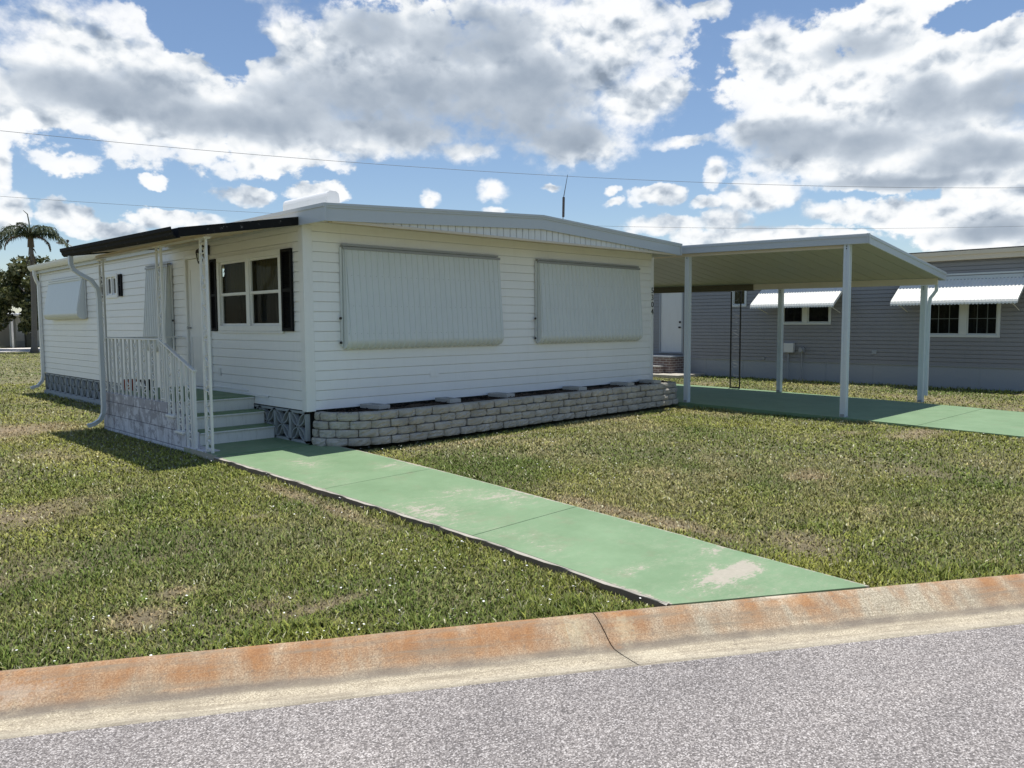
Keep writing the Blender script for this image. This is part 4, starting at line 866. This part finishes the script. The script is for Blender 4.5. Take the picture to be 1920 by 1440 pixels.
for (o_, b0, b1) in ((0, .0, .045), (-.012, .045, .09), (0, .09, .135)): mb.add([(xbm-.02+o_+a, y, cz(xbm, y)-b) for y in (-.078, Y1-.1) for a, b in ((0, b0+.001), (.08, b0+.001), (.08, b1), (0, b1))], [(0,1,2,3),(7,6,5,4),(0,4,5,1),(1,5,6,2),(2,6,7,3),(3,7,4,0)])
mb.build('old_beam', 'brown_beam', cp)
def cpost(x, y, z0, z1, s_=.092):
    mb = MB(); h = s_/2; g = .012   # box section with a shallow groove on each face
    poly = [(-h, -h), (-g, -h), (-g, -h+.006), (g, -h+.006), (g, -h), (h, -h), (h, -g), (h-.006, -g), (h-.006, g), (h, g), (h, h), (g, h), (g, h-.006), (-g, h-.006), (-g, h), (-h, h), (-h, g), (-h+.006, g), (-h+.006, -g), (-h, -g)]
    mb.prism([(x+a, y+b) for a, b in poly], z0, z1); p = mb.build('post', 'post_paint', cp)
    b_ = MB(); b_.box(x-h-.02, x-h-.0005, y-.03, y+.03, z0, z0+.05); b_.box(x-.03, x+.03, y-h-.02, y-h-.0005, z0, z0+.012); b_.build('bracket', 'steel', p)
    b_ = MB(); 
    for k in (0, 1): MB().tube([(x-h-.001, y-.0, z1-.03-.04*k), (x-h-.008, y, z1-.03-.04*k)], .009, 6).build('bolt', 'dark_metal', p)
cpost(7.735, -.56, .02, cz(7.73, -.56)-.003); cpost(7.66, -3.60, -.005, cz(7.66, -3.6)-.003, .095); cpost(11.0, -.75, .02, cz(11.05, -.75)-.122); cpost(11.06, -3.62, -.01, cz(11.06, -3.62)-.122, .095)
for (yc, zb) in ((.40, .03), (3.30, .04)):
    wd = .26; x = 11.12; mb = MB(); mb.box(x-.012, x+.012, yc-wd/2, yc-wd/2+.025, zb, cz(x, yc)-.13); mb.box(x-.012, x+.012, yc+wd/2-.025, yc+wd/2, zb, cz(x, yc)-.13); mb.box(x-.011, x+.011, yc-wd/2+.025, yc+wd/2-.025, zb+.005, zb+.04)
    p = mb.build('scroll_post', 'dark_metal', cp); mb = MB(); zz = zb+.06; i = 0
    while zz < 2.2:
        scroll(mb, (x, yc, zz+.17), .34, wd-.07, 1 if i % 2 else -1, r=.0035); zz += .34; i += 1
    mb.build('scrollwork', 'steel', p, smooth=True)
mb = MB(); mb.sweep_rect([(11.17, -3.80, 2.30), (11.17, -3.80, 2.12), (11.14, -3.76, 2.05), (11.13, -3.71, 1.98), (11.125, -3.695, 1.85), (11.125, -3.695, .12)], .05, .05, (1, 0, 0)); mb.build('downspout', 'post_paint', cp)

# ================================================================= grey neighbour home
gh = thing('grey_mobile_home', 'grey lap-sided mobile home with white ribbed window awnings beyond the carport', 'house')
GX, GY0, GY1 = 15.5, -9.5, 9.5
W1, W2, W3, GD = (.20, 1.50, 1.52, 1.98), (-3.72, -2.22, 1.22, 1.98), (2.66, 3.04, 2.04, 2.47), (4.78, 5.56, .64, 2.48)
sh = lambda h: (h[0]-GY0, h[1]-GY0, h[2], h[3])
siding(MB(), (GX, GY0, 0), (0, 1, 0), (-1, 0, 0), GY1-GY0, .48, 2.96, lap=.098, holes=[sh(W1), sh(W2), sh(W3), sh(GD)], out=.016, gapf=.15).build('wall', 'grey_siding', gh)
siding(MB(), (GX, GY0, 0), (1, 0, 0), (0, -1, 0), 7, .48, 2.96, lap=.098, out=.014).build('wall', 'grey_siding', gh)
siding(MB(), (GX, GY1, 0), (1, 0, 0), (0, 1, 0), 7, .48, 2.96, lap=.098, out=.014).build('wall', 'grey_siding', gh)
mb = MB(); mb.box(GX+.01, GX+.03, GY0, GY1, -.2, .47); mb.box(GX, GX+7, GY0-.0, GY0+.02, -.2, .47); mb.box(GX, GX+7, GY1-.02, GY1, -.2, .47)
y = GY0
while y < GY1: mb.box(GX+.004, GX+.0095, y, y+.012, -.15, .47); y += 1.22
mb.box(GX-.02, GX+.009, GY0, GY1, .465, .479); mb.build('skirting', 'skirting_grey', gh)
mb = MB(); mb.box(GX-.15, GX+7.15, GY0-.15, GY1+.15, 2.962, 2.97); mb.build('soffit', 'cream_underside', gh)
mb = MB(); mb.box(GX-.17, GX-.15, GY0-.17, GY1+.17, 2.965, 3.08); mb.box(GX-.20, GX-.15, GY0-.2, GY1+.2, 3.08, 3.17); mb.box(GX-.17, GX+7.15, GY0-.17, GY0-.15, 2.965, 3.17); mb.build('fascia', 'cream_underside', gh)
mb = MB(); mb.add([(GX-.19, GY0-.2, 3.175), (GX+3.5, GY0-.2, 3.36), (GX+7.2, GY0-.2, 3.175), (GX-.19, GY1+.2, 3.175), (GX+3.5, GY1+.2, 3.36), (GX+7.2, GY1+.2, 3.175)], [(0, 1, 4, 3), (1, 2, 5, 4)]); mb.build('roof', 'skirting_grey', gh)
mb = MB(); mb.box(GX-.19, GX-.13, GY0-.2, GY1+.2, 3.171, 3.195); mb.build('roof_edge', 'dark_metal', gh)
mb = MB(); mb.box(GX-.035, GX-.015, -9.4, -1.9, 2.62, 2.66); mb.build('flashing', 'grey_trim', gh)
window(gh, (GX, 0, 0), W1[0], W1[1], W1[2], W1[3], (-1, 0, 0), (0, 1, 0), [(W1[0], .80), (.93, W1[1])], 'grey_trim', .05, .03, meet='none')
window(gh, (GX, 0, 0), W2[0], W2[1], W2[2], W2[3], (-1, 0, 0), (0, 1, 0), [(W2[0], -3.08), (-2.94, W2[1])], 'grey_trim', .06, .03, muntins=3, meet='none')
w3 = window(gh, (GX, 0, 0), W3[0], W3[1], W3[2], W3[3], (-1, 0, 0), (0, 1, 0), [W3[:2]], 'grey_trim', .05, .03, meet='none', curt=(2.66, 3.04, 2.04, 2.47, .04))
mb = MB(); mb.box(GX+.5, GX+.52, GY0, GY1, 0, 2.95); mb.box(GX+.03, GX+.5, GY0+.1, GY1-.1, .3, .32); mb.build('room_wall', 'room_dark', gh)
mb = MB(); y0, y1, z0, z1 = GD; mb.box(GX-.03, GX+.02, y0-.05, y0, z0-.04, z1+.05); mb.box(GX-.03, GX+.02, y1, y1+.05, z0-.04, z1+.05); mb.box(GX-.03, GX+.02, y0, y1, z1, z1+.05); mb.box(GX-.05, GX+.02, y0, y1, z0-.04, z0); mb.build('door_frame', 'skirting_grey', gh)
dr = MB().box(GX-.005, GX+.02, y0+.003, y1-.003, z0+.002, z1-.003).build('door', 'box_paint', gh)
mb = MB(); mb.tube([(GX-.005, y0+.07, 1.56), (GX-.03, y0+.07, 1.56)], .035, 10); mb.build('deadbolt', 'dark_metal', dr); mb = MB(); mb.tube([(GX-.005, y0+.07, 1.40), (GX-.07, y0+.07, 1.40)], .028, 10); mb.build('door_knob', 'dark_metal', dr)
def rib_awning(y0, y1, name='window_awning'):
    """open step-down awning, ribbed metal with a rolled front lip"""
    prof_ = [(.02, 2.51), (.20, 2.39), (.40, 2.255), (.58, 2.13), (.68, 2.065), (.735, 2.02), (.755, 1.97), (.758, 1.93)]; n_ = int((y1-y0)/.072); us = []
    for i in range(n_):
        a = y0+(y1-y0)*i/n_; q = (y1-y0)/n_; us += [(a, 0), (a+q*.35, .0), (a+q*.5, .012), (a+q*.85, .012)]
    us.append((y1, 0)); rows = []
    for i, (d, z) in enumerate(prof_):
        rows.append([(GX-d-(e_*.5 if i < 5 else e_), a, z+(e_ if i < 5 else -e_*.6*(i-5))) for a, e_ in us])
    aw = MB().grid(rows).build(name, 'old_awning', gh); mb = MB()
    for y in (y0+.004, y1-.004):
        pr = [(GX-d, y, z-.004) for d, z in prof_]; low = [(GX-d-.0, y, z-.09) for d, z in prof_[:-2][::-1]]; mb.add(pr+low, [tuple(range(len(pr)+len(low)))])
        mb.build('end_panel', 'old_awning', aw); mb = MB()
    for y in (y0+.14, y1-.14): mb.tube([(GX-.70, y, 1.95), (GX-.45, y, 1.90), (GX-.02, y, 1.78)], .009, 6); mb.tube([(GX-.45, y, 1.90), (GX-.40, y, 2.2)], .008, 6); mb.build('support_arm', 'old_awning', aw); mb = MB()
    return aw
rib_awning(-.23, 2.09); rib_awning(-4.28, -1.62)
mb = MB(); mb.box(GX-.02, GX-.006, -4.2, -1.7, 2.52, 2.60); mb.build('awning_flashing', 'grey_trim', gh)
mb = MB(); mb.box(GX-.13, GX-.016, 1.13, 1.41, .71, .97); bx = mb.build('electric_box', 'box_paint', gh, bevel=.01); MB().tube([(GX-.06, 1.30, .71), (GX-.06, 1.30, .02)], .018, 8).build('conduit', 'skirting_grey', bx)
mb = MB(); mb.box(GX-.10, GX-.016, .84, .98, .72, .86); mb.tube([(GX-.10, .91, .79), (GX-.15, .91, .79)], .06, 12); bx = mb.build('gas_meter', 'steel', gh); MB().tube([(GX-.06, .91, .72), (GX-.06, .91, .3), (GX-.06, .93, .02)], .014, 8).build('pipe', 'steel', bx)
mb = MB(); mb.tube([(GX-.014, 2.05, .53), (GX-.05, 2.05, .53)], .04, 10); mb.build('dryer_vent', 'steel', gh)
MB().box(GX-.03, GX-.016, -1.05, -.93, .72, .82).build('outlet_cover', 'skirting_grey', gh)
bs = thing('brick_steps', 'brown brick steps below the white door of the grey home', 'steps')
MB().box(14.75, GX-.02, 4.66, 6.2, -.05, .50).build('landing', 'brick_brown', bs); MB().box(14.45, 14.749, 4.9, 6.2, -.05, .22).build('step', 'brick_brown', bs)
MB().box(14.72, GX-.02, 4.63, 6.22, .501, .54).build('landing_cap', 'skirting_grey', bs); MB().box(14.42, 14.718, 4.88, 6.22, .221, .25).build('step_cap', 'cap_concrete', bs)

# ================================================================= trees and far things
FR = [(180, 1.05, 1.0, 2.35, 0), (172, .50, 1.02, 1.95, 0), (3, 1.15, .9, 2.75, 0), (8, .42, 1.05, 1.75, 0), (60, .9, .8, 2.0, 0), (120, .8, .8, 2.2, 0), (240, .7, .85, 2.0, 0), (300, .9, .8, 2.2, 0), (90, 1.25, .6, 1.5, 0), (270, 1.2, .6, 1.5, 0), (195, .30, .8, 1.9, 1), (-12, .15, .75, 1.8, 1)]
def palm(label, x, y, h, crown, n_fr, seed, trunk_r=.24, group=None):
    r = random.Random(seed); t = thing('palm_tree', label, 'palm tree', group); pts = []; rs = []
    for i in range(15):
        q = i/14; pts.append((x+.12*math.sin(q*2.2), y, -.1+q*(h+.1))); rs.append(trunk_r*(1.35 if q < .03 else 1.0+.12*(1-q)-.18*q))
    rs[0] = trunk_r*1.9; MB().tube(pts, rs, 12).build('trunk', 'bark', t, smooth=True); tx = pts[-1][0]
    mb = MB(); mb.tube([(tx, y, h-.1), (tx, y, h+.6), (tx, y, h+1.0)], [trunk_r*1.25, trunk_r*.9, .05], 10)
    for k in range(int(90*trunk_r)):
        a = r.uniform(0, 6.28); z = h-.1-r.uniform(0, .9); l_ = r.uniform(.25, .5); mb.tube([(tx+trunk_r*math.cos(a), y+trunk_r*math.sin(a), z), (tx+(trunk_r+.14)*math.cos(a), y+(trunk_r+.14)*math.sin(a), z-l_)], [.04, .015], 4)
    mb.build('boot', 'dead_frond', t)
    for k, (azd, el, lf_, bend, dead) in enumerate(FR[:n_fr]+FR[10:]*(n_fr < 10)):
        a = math.atan2(CR.y, CR.x)+rad(azd)+r.uniform(-.1, .1); Ln = crown*lf_; P_ = []; px0, pz0, ang = 0.0, 0.0, el
        for i in range(15):
            P_.append((px0, pz0)); ang = max(ang-bend/14*(.55+.9*i/14), -1.52); px0 += math.cos(ang)*Ln/14; pz0 += math.sin(ang)*Ln/14
        c, s_ = math.cos(a), math.sin(a); rach = [(tx+q*c, y+q*s_, h+.55+z_) for q, z_ in P_]
        mb = MB(); mb.tube(rach, [.045*(1-.8*i/14)+.006 for i in range(15)], 5)
        for i in range(1, 15):
            for u_ in range(7):
                f = i-1+u_/7; i0 = int(f); tt = f-i0; q = Vector(rach[i0]).lerp(Vector(rach[min(i0+1, 14)]), tt); ll = crown*.20*math.sin(min(1, (f+1.5)/15)*math.pi*.9)+.10
                if dead: ll *= .38
                for sd in (-1, 1):
                    out_ = Vector((-s_, c, 0))*sd*r.uniform(.35, .95)+Vector((c, s_, 0))*r.uniform(.0, .5)+Vector((0, 0, -r.uniform(-.25, .7))); out_.normalize(); tip = q+out_*ll*.75+Vector((0, 0, -1))*ll*.35; midp = q+out_*ll*.4; wv = Vector((c, s_, 0))*.022
                    mb.add([q-wv, q+wv, midp+wv*.9, midp-wv*.9, tip], [(0, 1, 2, 3), (3, 2, 4)])
        mb.build('frond', 'dead_frond' if dead else 'palm_leaf', t)
    if crown > 2.2: MB().tube([(tx, y, h+.6), (tx-.04, y, h+1.4), (tx-.10, y, h+1.85), (tx-.32, y, h+2.05)], [.04, .035, .03, .012], 6).build('spear_leaf', 'palm_leaf', t)
    setorigin(t, (x, y, 0)); return t
def tree(name, label, x, y, h, rx, ry, z0, seed, leaf='oak_leaf', n_cl=46, group=None, lsz=.17, nl=150):
    r = random.Random(seed); t = thing(name, label, 'tree', group); mb = MB(); mb.tube([(x, y, -.1), (x+.1, y, h*.2), (x-.1, y+.1, h*.45)], [.34, .25, .17], 9); ends = []
    for k in range(9):
        a = k*.7+r.uniform(-.3, .3); zz = h*r.uniform(.5, .85); e_ = (x+rx*.6*math.cos(a), y+ry*.6*math.sin(a), zz); mb.tube([(x, y, h*.3), (x+rx*.25*math.cos(a), y+ry*.25*math.sin(a), h*.5), e_], [.14, .09, .03], 6)
    mb.build('trunk', 'bark', t, smooth=True); rn = np.random.default_rng(seed); V_, F_ = [], []; n_ = 0; cz_ = (z0+h)/2; hz = (h-z0)/2
    C_ = rn.normal(size=(n_cl, 3)); C_ /= np.linalg.norm(C_, axis=1)[:, None]; C_ *= (rn.uniform(.25, 1, n_cl)**.45)[:, None]
    for c in C_:
        cc_ = np.array([x+c[0]*rx, y+c[1]*ry, cz_+c[2]*hz]); rs_ = rn.uniform(.5, 1.05)*min(rx, hz)*.34
        p = rn.normal(size=(nl, 3)); p /= np.linalg.norm(p, axis=1)[:, None]; p = cc_+p*rs_*(rn.uniform(.3, 1, nl)**.5)[:, None]*np.array([1.15, 1.15, .8])
        a = rn.normal(size=(nl, 3)); a /= np.linalg.norm(a, axis=1)[:, None]; b = np.cross(a, rn.normal(size=(nl, 3))); b /= np.linalg.norm(b, axis=1)[:, None]; s_ = rn.uniform(.6, 1.3, nl)[:, None]*lsz
        q = np.stack([p-a*s_, p+b*s_*.5, p+a*s_, p-b*s_*.5], 1).reshape(-1, 3); V_.append(q); F_.append(np.arange(n_, n_+nl*4).reshape(-1, 4)); n_ += nl*4
    me = bpy.data.meshes.new('crown'); me.from_pydata(np.concatenate(V_).tolist(), [], np.concatenate(F_).tolist()); me.update(); me.materials.append(mt(leaf)); o = bpy.data.objects.new('crown', me); COL.objects.link(o); o.parent = t
    setorigin(t, (x, y, 0)); return t
palm('tall palm with drooping fronds standing on the left in front of the oaks', 7.35, 45.2, 6.35, 2.35, 12, 3, .15)
palm('small palm whose frond tips show just above the porch roof', 15.9, 40, 5.7, 1.7, 12, 5, .13)
palm('second small palm showing above the porch roof, to the right of the other small one', 18.9, 44, 6.0, 1.7, 12, 8, .13)
tree('oak_tree', 'round dense oak directly behind the tall palm', 9.4, 50, 5.9, 2.7, 2.6, 1.2, 2, nl=230)
tree('oak_tree', 'dark low-branched oak left of the tall palm, beside the distant carport', 5.9, 53, 5.3, 2.8, 2.8, 1.3, 6, nl=210)
# distant white home with its own carport
fhm = thing('distant_white_home', 'distant white mobile home under the oaks, beyond the pale driveway', 'house')
MB().box(9.6, 30, 60, 64, 0, 2.35).build('wall', 'distant_wall', fhm); MB().box(9.4, 30.2, 59.7, 64.3, 2.35, 2.55).build('roof', 'roof_white', fhm); MB().box(9.62, 29.9, 59.95, 60-.001, 0, .45).build('skirting', 'skirting_grey', fhm)
for xx in (13.5, 17): MB().box(xx, xx+1.1, 59.96, 59.999, 1.1, 1.9).build('window', 'room_dark', fhm)
fc = thing('distant_carport', 'small white carport on thin posts in front of the distant home', 'carport')
mb = MB(); mb.add([(2.0, 57, 2.55), (10.4, 57, 2.30), (10.4, 61.5, 2.42), (2.0, 61.5, 2.7), (2.0, 57, 2.67), (10.4, 57, 2.42), (10.4, 61.5, 2.54), (2.0, 61.5, 2.82)], [(0,1,2,3),(7,6,5,4),(0,4,5,1),(1,5,6,2),(2,6,7,3),(3,7,4,0)]); mb.build('roof', 'white_paint', fc)
for (xx, yy) in ((8.75, 57.1), (2.2, 57.1), (10.2, 61.3), (5.5, 57.1)): MB().box(xx-.06, xx+.06, yy-.06, yy+.06, 0, 2.32).build('post', 'white_paint', fc)
MB().box(2, 9.5, 61.6, 61.7, 0, 2.4).build('storage_wall', 'distant_wall', fc)
b = MB(); b.prism([(10.0, 58.8), (10.6, 58.8), (10.6, 59.4), (10.0, 59.4)], 0, 1.0); b.box(9.97, 10.63, 58.77, 59.43, 1.001, 1.07); tag(b.build('trash_bin', 'dark_bin'), 'dark lidded trash bin beside the distant white home', 'trash bin')
lp = thing('street_lamp', 'thin curved-arm street lamp rising beyond the porch roof', 'street lamp')
MB().tube([(14.05, 60, 0), (14.05, 60, 6.9), (13.9, 60, 7.5), (13.6, 60, 7.85), (13.2, 60, 8.0)], [.08, .06, .05, .05, .045], 8).build('pole', 'grey_trim', lp); MB().tube([(13.25, 60, 8.0), (12.9, 60, 8.02), (12.6, 60, 7.98)], [.06, .13, .04], 8).build('lamp_head', 'steel', lp)
MB().tube([(13.42, 60, 8.0), (13.42, 60, 8.16), (13.42, 60, 8.24), (13.42, 60, 8.30)], [.02, .11, .11, .02], 8).build('photocell', 'dark_metal', lp); setorigin(lp, (14.05, 60, 0))
# overhead wires: straight spans with a little sag
def wire(name, label, pa, pb, ya, yb, r, ext=1.6, sag=.0):
    A = CP+px_dir(*pa)*ya; B = CP+px_dir(*pb)*yb; d = B-A; P_ = []
    for i in range(61): t = -ext+(1+2*ext)*i/60; q = A+d*t; P_.append(q-Vector((0, 0, sag*4*(max(0, t)*(1-min(1, t))))))
    return tag(MB().tube(P_, r, 6, caps=True).build(name, 'wire'), label, 'power line', 'overhead wires across the sky')
wire('power_line', 'upper overhead wire crossing the sky above the whole roofline', (0, 245), (1920, 352), 34, 44, .008, .5, .55)
wire('power_line', 'lower overhead wire passing behind the roof of the white home', (0, 368), (1920, 424), 52, 66, .009, .5, .75)

# ================================================================= lawn: individual blades, built as one mesh
def inpoly(x, y, poly):
    c = np.zeros(x.shape, bool); n_ = len(poly)
    for i in range(n_):
        x0, y0 = poly[i]; x1, y1 = poly[(i+1) % n_]; k = ((y0 > y) != (y1 > y)); xi = (x1-x0)*(y-y0)/((y1-y0) if y1 != y0 else 1e-9)+x0; c ^= k & (x < xi)
    return c
rwpoly = [(q.x, q.y-.012) for q in AP]+[(7.7, .2), (0, .2)]
def excluded(x, y):
    e_ = (x > .0)&(x < 7.40)&(y > 0)&(y < 12.35); e_ |= inpoly(x, y, rwpoly)
    xl = np.interp(y, [-6.4, -4.6, -2.31, 0, 1.3], [-1.105, -1.09, -1.175, -1.235, -1.235])-.022; xr = np.interp(y, [-7.1, -4.4, -2.3, -.65], [.10, .14, .18, .20])-.01
    e_ |= (x > xl)&(x < xr)&(y < .3)&(y > -7.6); e_ |= (x > -1.235)&(x < .1)&(y > -.1)&(y < 4.05)
    sl_ = np.interp(y, [-12, -6.2, -.65, 6], [7.30, 7.43, 7.62, 7.66]); sr = np.interp(y, [-12, -5.2, .4, 6], [10.5, 10.70, 11.20, 11.35]); e_ |= (x > sl_)&(x < sr)&(y < 6)
    e_ |= (x > 15.45); e_ |= (x > 14.4)&(y > 4.8)&(y < 6.3); e_ |= cdist(x, y) < .0; e_ |= (y > 47.4)&(y < 57)&(x < 11.5)
    return e_
fv = np.array([[*CR], [*CU], [*CF]])
def sample(n, xa, xb, ya, yb, dmin, dmax, dens_f):
    x = rng.uniform(xa, xb, n); y = rng.uniform(ya, yb, n); z = gz(x, y)
    P_ = np.stack([x-CP.x, y-CP.y, z-CP.z], 1)@fv.T; dist = np.hypot(x-CP.x, y-CP.y)
    k = (P_[:, 2] > .3)&(np.abs(P_[:, 0]/np.maximum(P_[:, 2], .1)) < .86)&(dist > dmin)&(dist <= dmax)
    x, y, dist = x[k], y[k], dist[k]; k = ~excluded(x, y); x, y, dist = x[k], y[k], dist[k]
    b = bare(x, y); k = rng.uniform(size=x.size) < (1-.72*b)*(.65+.7*fbm(x, y, .35, 3, 21)); return x[k], y[k], b[k], dist[k]
BX, BY, BB, BD, BSC = [], [], [], [], []
for (xa, xb, ya, yb, d0, d1, dn, sc_) in ((-7, 7, -9, 2, 0, 6.2, 8200, 1.0), (-9, 12, -10, 6, 6.2, 9.5, 4600, 1.2), (-10, 18, -12, 12, 9.5, 15, 1500, 1.7), (-14, 18, -16, 26, 15, 26, 420, 2.6), (-14, 26, 10, 62, 26, 72, 60, 5.0)):
    n_ = int((xb-xa)*(yb-ya)*dn); x, y, b_, d_ = sample(n_, xa, xb, ya, yb, d0, d1, None); BX.append(x); BY.append(y); BB.append(b_); BD.append(d_); BSC.append(np.full(x.size, sc_))
x = np.concatenate(BX); y = np.concatenate(BY); b_ = np.concatenate(BB); sc_ = np.concatenate(BSC); n_ = x.size
lf = fbm(x, y, 1.6, 4, 31); mf = fbm(x, y, .35, 3, 41); hgt = rng.uniform(.014, .036, n_)*(1-.35*b_)*(.75+.6*mf)*np.sqrt(sc_)**.35
near_wall = np.clip(1-np.abs(x-15.2)/.5, 0, 1)*(y < 4)+np.clip(1-np.abs(y-.1)/.0001, 0, 1)*0; hgt = hgt*(1+1.8*near_wall*rng.uniform(0, 1, n_)); wl = np.interp(y, [-6.4, -4.6, -2.31, 0, 1.3], [-1.105, -1.09, -1.175, -1.235, -1.235]); slx = np.interp(y, [-12, -6.2, -.65, 6], [7.30, 7.43, 7.62, 7.66]); tuft = (fbm(x, y, .5, 2, 77) > .58)&((cdist(x, y) < .35)|((np.abs(x-wl) < .14)&(y < 0))|((np.abs(x-slx) < .18)&(y < 4))); hgt = np.where(tuft, hgt*1.7, hgt)
ang = rng.uniform(0, 2*np.pi, n_); lean = rng.uniform(.2, 1.25, n_)*hgt; wd = rng.uniform(.0016, .0032, n_)*sc_; broad = rng.uniform(size=n_) < .30*fbm(x, y, .6, 3, 55)*1.6
wd = np.where(broad, wd*2.3, wd); hgt = np.where(broad, hgt*.75, hgt); lean = np.where(broad, hgt*1.3, lean)
z = gz(x, y)-.057+(fbm(x, y, 2.2, 3, 2)-.5)*.035*np.clip(cdist(x, y)/1.0, 0, 1)
dx, dy = np.cos(ang), np.sin(ang); px_, py_ = -dy*wd, dx*wd
base = np.stack([x, y, z], 1); side = np.stack([px_, py_, 0*x], 1); md = base+np.stack([dx*lean*.35, dy*lean*.35, hgt*.62], 1); tp = base+np.stack([dx*lean, dy*lean, hgt], 1)
Vv = np.stack([base-side, base+side, md+side*.95, md-side*.95, tp], 1).reshape(-1, 3).astype(np.float32)
i0 = (np.arange(n_)*5)[:, None]; loops = np.concatenate([i0+np.array([0, 1, 2, 3]), i0+np.array([3, 2, 4])], 1).ravel().astype(np.int32)
me = bpy.data.meshes.new('lawn_grass'); me.vertices.add(n_*5); me.vertices.foreach_set('co', Vv.ravel()); me.loops.add(n_*7); me.loops.foreach_set('vertex_index', loops)
me.polygons.add(n_*2); ls = np.stack([np.arange(n_)*7, np.arange(n_)*7+4], 1).ravel().astype(np.int32); me.polygons.foreach_set('loop_start', ls)
try: me.polygons.foreach_set('loop_total', np.tile([4, 3], n_).astype(np.int32))
except Exception: pass
me.update(calc_edges=True); me.validate()
g1_ = np.array([.115, .162, .028]); g2_ = np.array([.285, .290, .054]); g3_ = np.array([.42, .340, .170]); g4_ = np.array([.36, .265, .150])
t1 = np.clip((lf-.35)*2.6+rng.normal(0, .25, n_), 0, 1)[:, None]; colr = g1_*(1-t1)+g2_*t1; dry = np.clip((fbm(x, y, 1.1, 4, 61)-.47)*1.7+b_*1.1+rng.normal(0, .20, n_), 0, 1)[:, None]
colr = colr*(1-dry)+(g3_*(1-b_[:, None])+g4_*b_[:, None]*1.0+g3_*0)*dry; colr *= rng.uniform(.6, 1.45, n_)[:, None]; pale = (rng.uniform(size=n_) < .035)[:, None]; colr = np.where(pale, np.array([.58, .56, .36])*rng.uniform(.7, 1.1, n_)[:, None], colr)
a = me.attributes.new('gcol', 'FLOAT_COLOR', 'FACE'); cc4 = np.repeat(np.concatenate([colr, np.ones((n_, 1))], 1), 2, 0).astype(np.float32)
if len(me.polygons) == n_*2: a.data.foreach_set('color', cc4.ravel())
me.materials.append(mt('grass_blade')); o = bpy.data.objects.new('lawn_grass', me); COL.objects.link(o)
tag(o, 'short patchy green and straw-brown lawn grass around the homes', 'grass', kind='stuff'); print('blades', n_, len(me.polygons))
# clover flowers
fx, fy, fb_, fd = sample(42000, -8, 12, -9, 4, 0, 16, None); dn = fbm(fx, fy, 1.0, 3, 91); k = (dn > .52)&(rng.uniform(size=fx.size) < .16); fx, fy = fx[k], fy[k]; mb = MB()
for q, w in zip(fx, fy):
    z = gz1(q, w)-.012+random.uniform(-.008, .012); s_ = random.uniform(.004, .009); a = random.uniform(0, 1.6); tz = random.uniform(-.4, .4)*s_
    mb.add([(q+s_*math.cos(a+k_*math.pi/2.5), w+s_*math.sin(a+k_*math.pi/2.5), z+tz*math.cos(k_)) for k_ in range(5)], [(0, 1, 2, 3, 4)])
tag(mb.build('clover_flowers', 'petal_white'), 'tiny white clover flowers scattered through the lawn', 'flowers', kind='stuff'); print('flowers', len(fx))
